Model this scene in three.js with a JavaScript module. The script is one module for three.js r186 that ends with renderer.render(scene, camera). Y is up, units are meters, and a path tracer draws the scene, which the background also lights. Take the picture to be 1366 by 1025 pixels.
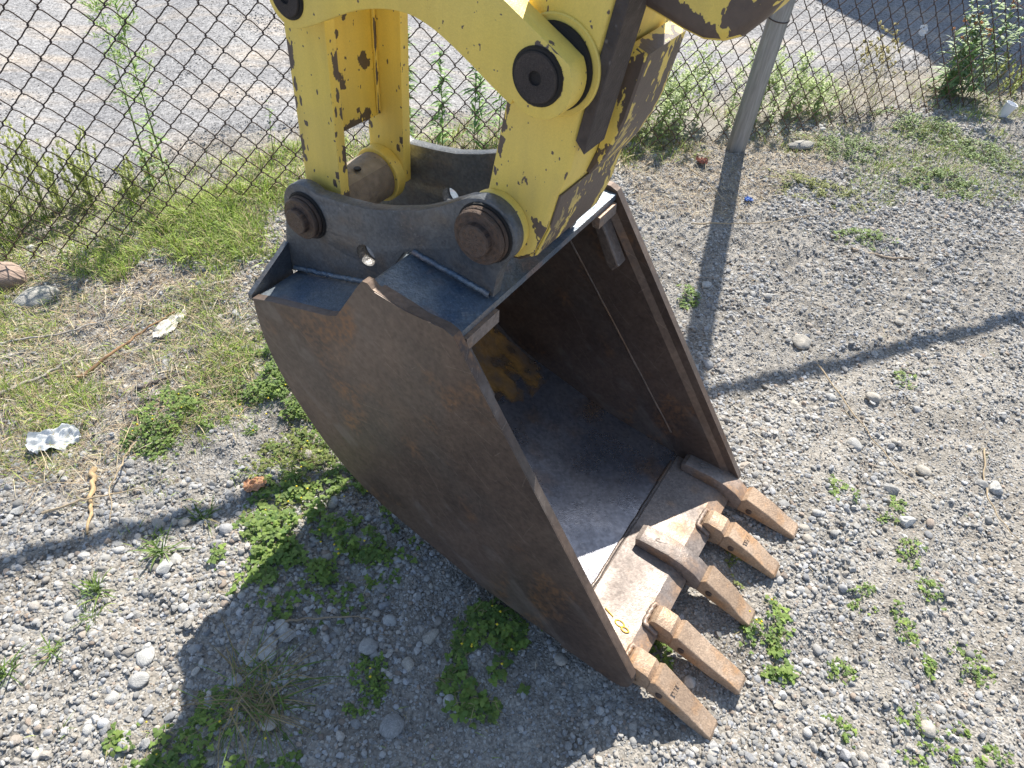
import * as THREE from 'three';
import { mergeGeometries, mergeVertices, toCreasedNormals } from 'three/addons/utils/BufferGeometryUtils.js';
import { RoundedBoxGeometry } from 'three/addons/geometries/RoundedBoxGeometry.js';
import { TextGeometry } from 'three/addons/geometries/TextGeometry.js';
import { FontLoader } from 'three/addons/loaders/FontLoader.js';

// ------------------------------------------------------------------ camera, sky, sun, exposure
const scene = new THREE.Scene();
const camera = new THREE.PerspectiveCamera(57.6, 4 / 3, 0.02, 600);
camera.rotation.order = 'YXZ';
camera.position.set(0, 1.42, 0);
camera.rotation.set(-0.7927, 0, 0.1132);
const renderer = new THREE.WebGLRenderer({ antialias: true });
renderer.toneMapping = THREE.LinearToneMapping;
renderer.toneMappingExposure = 1.9;
renderer.shadowMap.enabled = true;
const SUN = new THREE.Vector3(0.2252 * 0.8, 1, -0.9743 * 0.8).normalize();
{
  const w = 256, h = 128, d = new Float32Array(w * h * 4);
  for (let j = 0; j < h; j++) for (let i = 0; i < w; i++) {
    const el = ((j + 0.5) / h - 0.5) * Math.PI, az = ((i + 0.5) / w - 0.5) * 2 * Math.PI;
    const dir = [Math.cos(el) * Math.cos(az), Math.sin(el), Math.cos(el) * Math.sin(az)];
    const e = Math.max(0, dir[1]), c = dir[0] * SUN.x + dir[1] * SUN.y + dir[2] * SUN.z;
    const hz = Math.exp(-e * 4.5), glow = 0.45 * Math.pow(Math.max(0, c), 12) + 0.15 * Math.pow(Math.max(0, c), 3);
    const o = (j * w + i) * 4, S = 0.84;
    d[o] = S * (0.150 + 0.33 * hz + glow); d[o + 1] = S * (0.245 + 0.30 * hz + glow * 0.95); d[o + 2] = S * (0.42 + 0.22 * hz + glow * 0.85); d[o + 3] = 1;
  }
  const t = new THREE.DataTexture(d, w, h, THREE.RGBAFormat, THREE.FloatType);
  t.mapping = THREE.EquirectangularReflectionMapping; t.magFilter = t.minFilter = THREE.LinearFilter; t.wrapS = THREE.RepeatWrapping; t.needsUpdate = true;
  scene.background = t; scene.environment = t;
}
const sun = new THREE.DirectionalLight(new THREE.Color().setRGB(1, 0.95, 0.86), 5);
sun.position.copy(SUN).multiplyScalar(20); sun.castShadow = true;
sun.shadow.mapSize.set(4096, 4096);
Object.assign(sun.shadow.camera, { left: -7, right: 7, top: 7, bottom: -7, near: 1, far: 50 });
scene.add(sun, sun.target);

// ------------------------------------------------------------------ helpers
let seed = 7;
const rnd = () => { seed = (seed + 0x6D2B79F5) | 0; let t = Math.imul(seed ^ (seed >>> 15), 1 | seed); t = (t + Math.imul(t ^ (t >>> 7), 61 | t)) ^ t; return ((t ^ (t >>> 14)) >>> 0) / 4294967296; };
const R = (a, b) => a + (b - a) * rnd();
const pick = a => a[Math.floor(rnd() * a.length)];
const clamp = (x, a = 0, b = 1) => Math.min(b, Math.max(a, x));
const sm = (a, b, x) => { const t = clamp((x - a) / (b - a)); return t * t * (3 - 2 * t); };
const mix = (a, b, t) => a + (b - a) * t;
const mix3 = (a, b, t) => [mix(a[0], b[0], t), mix(a[1], b[1], t), mix(a[2], b[2], t)];
const hash = (x, y, s) => { let h = Math.imul(x, 374761393) + Math.imul(y, 668265263) + Math.imul(s, 1274126177); h = Math.imul(h ^ (h >>> 13), 1274126177); return ((h ^ (h >>> 16)) >>> 0) / 4294967296; };
function vn(x, y, s = 0, P = 0) {                       // value noise, tileable when P is given
  const xi = Math.floor(x), yi = Math.floor(y), fx = x - xi, fy = y - yi;
  const ux = fx * fx * (3 - 2 * fx), uy = fy * fy * (3 - 2 * fy);
  let x0 = xi, y0 = yi, x1 = xi + 1, y1 = yi + 1;
  if (P) { x0 = ((x0 % P) + P) % P; y0 = ((y0 % P) + P) % P; x1 = x0 + 1 === P ? 0 : x0 + 1; y1 = y0 + 1 === P ? 0 : y0 + 1; }
  const a = hash(x0, y0, s), b = hash(x1, y0, s), c = hash(x0, y1, s), d = hash(x1, y1, s);
  return a + (b - a) * ux + (c - a) * uy + (a - b - c + d) * ux * uy;
}
function fbm(x, y, o = 4, s = 0, P = 0) { let v = 0, a = 0.5, n = 0; for (let i = 0; i < o; i++) { v += a * vn(x, y, s + i * 17, P); n += a; x *= 2; y *= 2; if (P) P *= 2; a *= 0.5; } return v / n; }
const enc = c => Math.round(255 * clamp(c <= 0.0031308 ? 12.92 * c : 1.055 * Math.pow(c, 1 / 2.4) - 0.055));
function colourTex(n, fn, m = n) {                      // fn(u,v) -> linear rgb
  const d = new Uint8Array(n * m * 4);
  for (let j = 0; j < m; j++) for (let i = 0; i < n; i++) { const c = fn((i + 0.5) / n, (j + 0.5) / m), o = (j * n + i) * 4; d[o] = enc(c[0]); d[o + 1] = enc(c[1]); d[o + 2] = enc(c[2]); d[o + 3] = 255; }
  return fin(new THREE.DataTexture(d, n, m), true);
}
function greyTex(n, fn, m = n) {
  const d = new Uint8Array(n * m * 4);
  for (let j = 0; j < m; j++) for (let i = 0; i < n; i++) { const c = Math.round(255 * clamp(fn((i + 0.5) / n, (j + 0.5) / m))), o = (j * n + i) * 4; d[o] = d[o + 1] = d[o + 2] = c; d[o + 3] = 255; }
  return fin(new THREE.DataTexture(d, n, m), false);
}
function fin(t, srgb) { if (srgb) t.colorSpace = THREE.SRGBColorSpace; t.wrapS = t.wrapT = THREE.RepeatWrapping; t.magFilter = THREE.LinearFilter; t.minFilter = THREE.LinearMipmapLinearFilter; t.generateMipmaps = true; t.needsUpdate = true; return t; }
const std = o => new THREE.MeshStandardMaterial(o);
const phy = o => new THREE.MeshPhysicalMaterial(o);
const rgb = (r, g, b) => new THREE.Color().setRGB(r, g, b);
const used = {};
function numbered(n) { const k = used[n] = (used[n] ?? -1) + 1; return k ? n + '_' + String(k).padStart(3, '0') : n; }
function mesh(name, geo, mat, parent) { const m = new THREE.Mesh(geo, mat); m.name = name; m.castShadow = m.receiveShadow = true; parent.add(m); return m; }
function thing(name, label, category, pos = [0, 0, 0], turn = 0, group) {
  const o = new THREE.Group(); o.name = numbered(name); o.position.set(...pos); o.rotation.y = turn; o.userData = { label, category }; if (group) o.userData.group = group; scene.add(o); return o;
}
function tagMesh(name, geo, mat, label, category, group) { const m = mesh(numbered(name), geo, mat, scene); m.userData = { label, category }; if (group) m.userData.group = group; return m; }
// uv in metres (times k) from the dominant direction of each face
function boxUV(g, k = 1, ox = 0, oy = 0) {
  g = g.index ? g.toNonIndexed() : g; const p = g.attributes.position, n = p.count, uv = new Float32Array(n * 2);
  const a = new THREE.Vector3(), b = new THREE.Vector3(), c = new THREE.Vector3();
  for (let i = 0; i < n; i += 3) {
    a.fromBufferAttribute(p, i); b.fromBufferAttribute(p, i + 1); c.fromBufferAttribute(p, i + 2);
    const nn = b.clone().sub(a).cross(c.clone().sub(a)); const x = Math.abs(nn.x), y = Math.abs(nn.y), z = Math.abs(nn.z);
    [a, b, c].forEach((v, j) => { const q = z >= x && z >= y ? [v.x, v.y] : x >= y ? [v.z, v.y] : [v.x, v.z]; uv[(i + j) * 2] = (q[0] - ox) * k; uv[(i + j) * 2 + 1] = (q[1] - oy) * k; });
  }
  g.setAttribute('uv', new THREE.BufferAttribute(uv, 2)); return g;
}
const crease = (g, a = 0.6) => toCreasedNormals(g, a);
// plate: polygon in (u, v), standing between w0 and w1 (local z = -w)
function plate(pts, w0, w1, bev = 0.002, holes = [], seg = 1) {
  const s = new THREE.Shape(pts.map(p => new THREE.Vector2(p[0], p[1])));
  for (const [x, y, r] of holes) { const h = new THREE.Path(); h.absarc(x, y, r, 0, Math.PI * 2, true); s.holes.push(h); }
  const g = new THREE.ExtrudeGeometry(s, { depth: w1 - w0 - 2 * bev, bevelEnabled: bev > 0, bevelThickness: bev, bevelSize: bev, bevelOffset: -bev, bevelSegments: seg, curveSegments: 28 });
  g.translate(0, 0, -w1 + bev); return g;
}
function cyl(u, v, w0, w1, r, r2 = r, seg = 40, ch = 0.002) {           // round bar along w with chamfered ends
  const L = w1 - w0, g = new THREE.LatheGeometry([[0, 0], [r - ch, 0], [r, ch], [r2, L - ch], [r2 - ch, L], [0, L]].map(p => new THREE.Vector2(p[0], p[1])), seg);
  g.rotateX(-Math.PI / 2); g.translate(u, v, -w0); return crease(g, 0.5);
}
function ring(u, v, w0, w1, r0, r1, seg = 44, ch = 0.0015) {
  const L = w1 - w0, g = new THREE.LatheGeometry([[r0, 0], [r1 - ch, 0], [r1, ch], [r1, L - ch], [r1 - ch, L], [r0, L], [r0, 0]].map(p => new THREE.Vector2(p[0], p[1])), seg);
  g.rotateX(-Math.PI / 2); g.translate(u, v, -w0); return crease(g, 0.5);
}
const tube = (pts, r, n = 12, rs = 6) => new THREE.TubeGeometry(new THREE.CatmullRomCurve3(pts.map(p => new THREE.Vector3(...p))), n, r, rs);
// layered loft between polygons of equal length: layers = [[pts, wFn(v)], ...]
function loft(layers, flip = false) {
  const n = layers[0][0].length, pos = [], idx = [];
  const push = (p, wf) => pos.push(p[0], p[1], -wf(p[1]));
  layers.forEach(([pts, wf]) => pts.forEach(p => push(p, wf)));
  for (let l = 0; l < layers.length - 1; l++) for (let i = 0; i < n; i++) { const a = l * n + i, b = l * n + (i + 1) % n, c = a + n, d = b + n; idx.push(a, c, b, b, c, d); }
  for (const [l, fl] of [[0, false], [layers.length - 1, true]]) {
    const c2 = layers[l][0].map(p => new THREE.Vector2(p[0], p[1]));
    for (const t of THREE.ShapeUtils.triangulateShape(c2, [])) idx.push(...(fl ? [t[0] + l * n, t[2] + l * n, t[1] + l * n] : t.map(i => i + l * n)));
  }
  if (flip) for (let i = 0; i < idx.length; i += 3) [idx[i], idx[i + 1]] = [idx[i + 1], idx[i]];
  let g = new THREE.BufferGeometry(); g.setAttribute('position', new THREE.Float32BufferAttribute(pos, 3)); g.setIndex(idx);
  g = g.toNonIndexed(); g.computeVertexNormals(); return g;
}
function inPoly(x, z, P) { let c = false; for (let i = 0, j = P.length - 1; i < P.length; j = i++) if ((P[i][1] > z) !== (P[j][1] > z) && x < (P[j][0] - P[i][0]) * (z - P[i][1]) / (P[j][1] - P[i][1]) + P[i][0]) c = !c; return c; }

// ------------------------------------------------------------------ lie of the land
const YAW = 0.4332, FO = [-1.4782, -2.0], FH = [Math.cos(YAW), -Math.sin(YAW)], FN = [Math.sin(YAW), Math.cos(YAW)];
const along = (x, z) => (x - FO[0]) * FH[0] + (z - FO[1]) * FH[1];        // metres along the fence
const front = (x, z) => (x - FO[0]) * FN[0] + (z - FO[1]) * FN[1];        // metres in front of the fence
const fencePt = (t, d = 0) => [FO[0] + t * FH[0] + d * FN[0], FO[1] + t * FH[1] + d * FN[1]];
const lie = (x, z) => { const t = along(x, z), d = front(x, z); return -0.16 * sm(0.6, -0.25, t) * sm(1.7, 0.1, d) + 0.06 * sm(2.7, 3.9, t) * sm(1.2, 0, d) + 0.034 * sm(0.42, 0.08, Math.hypot(x - 0.72, z + 0.99)); };
const track = (x, z) => { const q = (x - 1.15) * 0.86 + (z + 1.3) * 0.5, l = sm(-2.6, -2.2, z) * sm(0.62, 0.8, x); return l * (0.012 * Math.sin(q * 26) * sm(0.3, 0.6, fbm(x * 2, z * 2, 2, 19)) - 0.012 * sm(0.14, 0.05, Math.abs(q - 0.28))); };
const rough = (x, z) => track(x, z) + 0.030 * (fbm(x * 3.1 + 9, z * 3.1 + 4, 3, 3) - 0.5) + 0.030 * (fbm(x * 13, z * 13, 3, 5) - 0.5) + 0.014 * (vn(x * 48, z * 48, 8) - 0.5);
const gy = (x, z) => { const d = front(x, z); return lie(x, z) + rough(x, z) * sm(-1.2, -0.3, d) - 0.05 * sm(-0.48, -0.62, d); };

// ------------------------------------------------------------------ textures and materials
const groundCol = colourTex(1024, (u, v) => {
  const a = fbm(u * 8, v * 8, 5, 11, 8), g = fbm(u * 160, v * 160, 2, 23, 160), s = vn(u * 260, v * 260, 31, 260), b = fbm(u * 3, v * 3, 3, 41, 3);
  let c = mix3([0.185, 0.167, 0.143], [0.30, 0.278, 0.248], clamp(a * 1.8 - 0.4)); c = mix3(c, [0.25, 0.208, 0.162], clamp((b - 0.52) * 3));
  const k = 0.45 + 1.05 * g; c = c.map(x => x * k); if (s > 0.83) c = mix3(c, [0.44, 0.43, 0.41], 0.7); if (s < 0.1) c = c.map(x => x * 0.6); return c;
});
const groundBump = greyTex(1024, (u, v) => 0.5 * fbm(u * 70, v * 70, 4, 51, 70) + 0.5 * vn(u * 260, v * 260, 31, 260));
const M = {};
for (const t of [groundCol, groundBump]) t.repeat.set(1.3, 1.3);
M.ground = std({ map: groundCol, bumpMap: groundBump, bumpScale: 0.006, roughness: 0.97 });
const yardCol = colourTex(1024, (u, v) => {
  const a = fbm(u * 5, v * 5, 4, 61, 5), b = fbm(u * 3 + 0.4, v * 9, 3, 66, 3), s = vn(u * 190, v * 190, 71, 190), g = fbm(u * 120, v * 120, 2, 77, 120);
  let c = mix3([0.205, 0.202, 0.208], [0.275, 0.268, 0.265], clamp(a * 2 - 0.5)); c = mix3(c, [0.345, 0.30, 0.255], clamp((b - 0.5) * 3.5));
  c = c.map(x => x * (0.55 + 0.9 * g)); if (s < 0.2) c = c.map(x => x * 0.42); if (s > 0.86) c = mix3(c, [0.52, 0.51, 0.50], 0.6); return c;
});
yardCol.repeat.set(0.8, 0.8);
M.yard = std({ map: yardCol, bumpMap: groundBump, bumpScale: 0.004, roughness: 0.95 });

// steel: scratches, rust bloom, specks
function steelTex(base, alt, rust, amt, scratch, sd) {
  return colourTex(512, (u, v) => {
    const a = fbm(u * 5, v * 5, 4, sd, 5), r = fbm(u * 6 + 3, v * 6, 5, sd + 5, 6), g = fbm(u * 90, v * 90, 2, sd + 9, 90);
    const q = u + 0.35 * v, st = vn((u + v * 1) * 150, (v - u) * 10, sd + 13, 0) * vn((u - v) * 60 + 5, (v + u) * 4, sd + 15, 0);
    let c = mix3(base, alt, clamp(a * 2.2 - 0.6)); c = mix3(c, rust, clamp((r - (0.62 - amt)) * 5) * (0.35 + 0.65 * g)); c = c.map(x => x * (0.7 + 0.6 * g));
    if (st > 0.62) c = mix3(c, scratch, (st - 0.62) * 2.2); if (hash(Math.floor(u * 330), Math.floor(v * 330), sd) > 0.996) c = mix3(c, scratch, 0.6); return c;
  });
}
const steelBump = greyTex(512, (u, v) => 0.6 * fbm(u * 24, v * 24, 5, 91, 24) + 0.4 * vn(u * 170, v * 170, 93, 170));
const roughTex = greyTex(512, (u, v) => 0.30 + 0.55 * fbm(u * 9, v * 9, 5, 95, 9) + 0.15 * vn(u * 120, v * 120, 96, 120));
steelBump.repeat.set(3, 3); roughTex.repeat.set(2, 2);
const kw = { bumpMap: steelBump, roughnessMap: roughTex };
const SR = [-0.96, 0.0, 0.06, 0.82];
const scr = new Float32Array(1024 * 1024);               // single scratches, most of them along the digging direction
for (let i = 0; i < 420; i++) {
  let x = rnd() * 1024, y = rnd() * 1024, a = (rnd() < 0.75 ? -0.75 + R(-0.25, 0.25) : R(0, 3.14)), L = 8 + 110 * Math.pow(rnd(), 3), k = R(0.15, 0.6); const bend = R(-0.004, 0.004);
  for (let j = 0; j < L; j++) { x += Math.cos(a); y += Math.sin(a); a += bend; const xi = Math.floor(x), yi = Math.floor(y); if (xi > 0 && yi > 0 && xi < 1023 && yi < 1023) { scr[yi * 1024 + xi] = Math.max(scr[yi * 1024 + xi], k * (0.5 + 0.5 * rnd())); } }
}
const rustSide = colourTex(1024, (u, v) => {
  const x = SR[0] + u * 1.02, y = SR[1] + v * 0.82, p = (x * 0.78 - y * 0.62), q = (x * 0.62 + y * 0.78);      // p runs along the digging direction
  const wx = x + 0.05 * fbm(x * 6, y * 6, 3, 99), wy = y + 0.05 * fbm(x * 6 + 9, y * 6, 3, 98), a = fbm(wx * 5, wy * 5, 5, 101), b2 = fbm(wx * 17, wy * 17, 4, 102), fine = fbm(x * 150, y * 150, 3, 105), r = fbm(wx * 11 + 4, wy * 11, 5, 107);
  let c = mix3([0.096, 0.070, 0.058], [0.180, 0.130, 0.101], clamp(a * 1.9 - 0.5 + (b2 - 0.5) * 0.9));
  c = mix3(c, [0.125, 0.120, 0.112], clamp((fbm(wx * 4 + 5, wy * 4, 4, 113) - 0.52) * 6) * 0.3);
  c = mix3(c, [0.235, 0.122, 0.058], clamp((r - 0.60) * 7) * clamp(fine * 2.2 - 0.6) * 0.7);
  c = c.map(k => k * (0.72 + 0.56 * fine)); const rub = clamp((fbm(p * 4, q * 22, 4, 115) - 0.56) * 7) * clamp((fbm(x * 30, y * 30, 3, 116) - 0.4) * 4); c = mix3(c, [0.225, 0.195, 0.175], rub * 0.45);
  const sc = scr[Math.min(1023, Math.floor(v * 1024)) * 1024 + Math.min(1023, Math.floor(u * 1024))]; if (sc) c = mix3(c, [0.36, 0.30, 0.25], sc);
  return c;
});
M.side = std({ map: rustSide, bumpMap: greyTex(1024, (u, v) => { const x = u * 1.02, y = v * 0.82, p = (x * 0.78 - y * 0.62), q = (x * 0.62 + y * 0.78); return 0.45 * fbm(x * 9, y * 9, 4, 121) + 0.4 * fbm(x * 60, y * 60, 3, 123) + 0.15 * vn(x * 300, y * 300, 125); }), bumpScale: 0.0014, roughness: 0.48, metalness: 0.4 });
const wornCol = steelTex([0.215, 0.180, 0.160], [0.280, 0.228, 0.198], [0.33, 0.20, 0.115], 0.08, [0.38, 0.35, 0.33], 131); wornCol.repeat.set(2.3, 2.3);
M.worn = std({ map: wornCol, ...kw, bumpScale: 0.0008, roughness: 0.8, metalness: 0.3 });
const toothCol = steelTex([0.34, 0.240, 0.165], [0.43, 0.315, 0.225], [0.43, 0.245, 0.12], 0.09, [0.5, 0.44, 0.39], 151); toothCol.repeat.set(4, 4);
M.tooth = std({ map: toothCol, ...kw, bumpScale: 0.0012, roughness: 0.82, metalness: 0.3 });
const darkCol = steelTex([0.112, 0.090, 0.079], [0.175, 0.138, 0.115], [0.22, 0.125, 0.068], 0.02, [0.34, 0.29, 0.25], 171); darkCol.repeat.set(2, 2);
M.dark = std({ map: darkCol, ...kw, bumpScale: 0.001, roughness: 0.7, metalness: 0.35 });
const floorCol = steelTex([0.215, 0.215, 0.240], [0.30, 0.275, 0.275], [0.30, 0.19, 0.12], 0.02, [0.46, 0.43, 0.41], 181); floorCol.repeat.set(1.7, 1.7);
M.floor = std({ map: floorCol, ...kw, bumpScale: 0.0003, roughness: 0.46, metalness: 0.75 });
const earCol = steelTex([0.076, 0.087, 0.102], [0.135, 0.139, 0.144], [0.13, 0.105, 0.085], 0.05, [0.24, 0.24, 0.25], 191); earCol.repeat.set(2.5, 2.5);
M.ear = std({ map: earCol, ...kw, bumpScale: 0.0012, roughness: 0.66, metalness: 0.25 });
const blueCol = steelTex([0.070, 0.108, 0.160], [0.20, 0.22, 0.235], [0.24, 0.175, 0.15], 0.06, [0.34, 0.34, 0.33], 201); blueCol.repeat.set(3, 3);
M.blue = std({ map: blueCol, ...kw, bumpScale: 0.0012, roughness: 0.58, metalness: 0.25 });
const pinCol = steelTex([0.082, 0.061, 0.052], [0.14, 0.105, 0.088], [0.17, 0.105, 0.07], 0.05, [0.34, 0.3, 0.27], 211); pinCol.repeat.set(6, 6);
M.pin = std({ map: pinCol, ...kw, bumpScale: 0.001, roughness: 0.7, metalness: 0.5 });
M.grease = std({ color: rgb(0.018, 0.016, 0.016), bumpMap: steelBump, bumpScale: 0.002, roughness: 0.5 });
M.padmat = std({ map: steelTex([0.058, 0.047, 0.043], [0.075, 0.06, 0.054], [0.1, 0.075, 0.06], 0.0, [0.22, 0.2, 0.18], 221), bumpMap: steelBump, bumpScale: 0.002, roughness: 0.75, metalness: 0.1 });
const bareCol = steelTex([0.085, 0.062, 0.053], [0.115, 0.088, 0.074], [0.2, 0.12, 0.07], 0.02, [0.3, 0.26, 0.23], 231); bareCol.repeat.set(4, 4);
M.bare = std({ map: bareCol, ...kw, bumpScale: 0.0012, roughness: 0.7, metalness: 0.35 });
// yellow paint chipped to brown steel. rect = metres covered; edges = polylines along which it has flaked; spots = flakes [x, y, r]
function paintTex(rect, edges, o = {}) {
  const { n = 512, amt = 0.0, edgeW = 0.006, edgeAmt = 0.5, spots = [], sd = 1, tint = [0.80, 0.59, 0.105], tint2 = [0.78, 0.60, 0.15], chip = [0.085, 0.064, 0.054], drag = 0, grime = 0.12 } = o;
  const W = rect[2] - rect[0], Hh = rect[3] - rect[1];
  const segs = []; for (const e of edges) for (let i = 0; i < e.length - 1; i++) segs.push([...e[i], ...e[i + 1]]);
  const t = colourTex(n, (u, v) => {
    const x = rect[0] + u * W, y = rect[1] + v * Hh; let dd = 1;
    for (const [ax, ay, bx, by] of segs) { const lx = bx - ax, ly = by - ay, k = clamp(((x - ax) * lx + (y - ay) * ly) / (lx * lx + ly * ly)); dd = Math.min(dd, Math.hypot(x - ax - k * lx, y - ay - k * ly)); }
    const f1 = fbm(x * 45, y * (drag ? 14 : 32), 5, sd, 0), f2 = fbm(x * 170, y * 110, 3, sd + 4, 0), f3 = fbm(x * 9, y * 9, 3, sd + 8), f4 = fbm(x * 260, y * 150, 3, sd + 6), g = vn(x * 900, y * 900, sd + 2);
    let m = f1 * 0.7 + f2 * 0.3 + edgeAmt * Math.exp(-dd / edgeW) * (0.3 + 1.0 * f3) + amt;
    for (const [sx, sy, sr, e = 1.6] of spots) { const q = Math.hypot((x - sx), (y - sy) / e) / sr; if (q < 2.6) m += 0.62 * (1 - sm(0.3, 1.7, q + 1.5 * (f4 - 0.5) + 0.9 * (f2 - 0.5))); }
    let c = mix3(tint, tint2, f3).map(k => k * (0.95 + 0.10 * g) * (0.92 + 0.16 * fbm(x * 70, y * 5, 3, sd + 30))); c = mix3(c, [0.30, 0.235, 0.13], clamp((fbm(x * 14, y * 7, 4, sd + 20) - 0.55) * 4) * grime * 3);
    if (f2 > 0.80 && f1 > 0.5) m = 1;
    const k = sm(0.705, 0.715, m); return mix3(c, mix3(chip, [0.125, 0.09, 0.072], f2), k);
  });
  return t;
}
function painted(g, rect, tex, o = {}) {
  g = boxUV(g); const uv = g.attributes.uv; for (let i = 0; i < uv.count; i++) uv.setXY(i, (uv.getX(i) - rect[0]) / (rect[2] - rect[0]), (uv.getY(i) - rect[1]) / (rect[3] - rect[1]));
  return g;
}
const paintMat = t => phy({ map: t, roughness: 0.5, bumpMap: steelBump, bumpScale: 0.0006, clearcoat: 0.15, clearcoatRoughness: 0.5 });

// ------------------------------------------------------------------ the ground and the yard
function axis(a, b, step, far) { const r = []; for (let x = a; x <= b + 1e-6; x += step) r.push(x); let s = step; for (let x = b; x < far;) { s *= 1.35; x += s; r.push(x); } s = step; for (let x = a; x > -far;) { s *= 1.35; x -= s; r.unshift(x); } return r; }
function sheet(xs, zs, fn, uvk = 1) {
  const n = xs.length, m = zs.length, pos = new Float32Array(n * m * 3), uv = new Float32Array(n * m * 2), idx = [];
  for (let j = 0; j < m; j++) for (let i = 0; i < n; i++) { const k = j * n + i, p = fn(xs[i], zs[j]); pos.set(p, k * 3); uv[k * 2] = p[0] * uvk; uv[k * 2 + 1] = p[2] * uvk; }
  for (let j = 0; j < m - 1; j++) for (let i = 0; i < n - 1; i++) { const a = j * n + i; idx.push(a, a + n, a + 1, a + 1, a + n, a + n + 1); }
  const g = new THREE.BufferGeometry(); g.setAttribute('position', new THREE.BufferAttribute(pos, 3)); g.setAttribute('uv', new THREE.BufferAttribute(uv, 2)); g.setIndex(idx); g.computeVertexNormals(); return g;
}
const ground = mesh('ground', sheet(axis(-2.6, 2.8, 0.018, 160), axis(-4.2, 0.5, 0.018, 160), (x, z) => [x, gy(x, z), z]), M.ground, scene);
ground.userData = { kind: 'structure', label: 'grey gravel and dirt ground' };
{
  const ts = axis(-2.5, 6, 0.06, 120), ds = []; let s = 0.03; for (let d = 0; d < 120; d += s, s *= 1.09) ds.push(d);
  const g = sheet(ts, ds, (t, d) => { const e = -0.30 - 0.16 * fbm(t * 2.2, 3.3, 3, 301) - d + (d < 0.2 ? 0.05 * (vn(t * 14, d * 20, 303) - 0.5) : 0); const [x, z] = fencePt(t, e); return [x, lie(x, z) - 0.03 + 0.05 * sm(0, 0.2, d) + 0.012 * (fbm(x * 2, z * 2, 2, 305) - 0.5), z]; });
  const y = mesh('yard', g, M.yard, scene); y.userData = { kind: 'structure', label: 'pale worn asphalt yard beyond the fence' };
}
// storage shed beyond the frame whose roof edge shades the yard
{
  const s = thing('storage_shed', 'grey metal storage shed standing in the yard behind the fence', 'shed', [2.9, 0, -6.2], 0.49);
  const wm = std({ color: rgb(0.35, 0.36, 0.37), roughness: 0.6, metalness: 0.2 }), rm = std({ color: rgb(0.22, 0.23, 0.25), roughness: 0.6 });
  const wall = []; for (let i = 0; i < 20; i++) { const a = new THREE.BoxGeometry(0.12, 2.96, 0.02); a.translate(0.1 + i * 0.2, 1.48, 0.01); wall.push(a); }
  const body = new THREE.BoxGeometry(4, 2.96, 5); body.translate(2, 1.48, -2.5);
  mesh('wall', body, wm, s); mesh('wall_ribs', mergeGeometries(wall), wm, s);
  const rf = new THREE.BoxGeometry(4.06, 0.06, 5.06); rf.translate(2, 2.99, -2.5); mesh('roof', rf, rm, s);
  const dr = new THREE.BoxGeometry(1.1, 2.1, 0.03); dr.translate(2, 1.05, 0.05); mesh('door', dr, rm, s);
}

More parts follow.
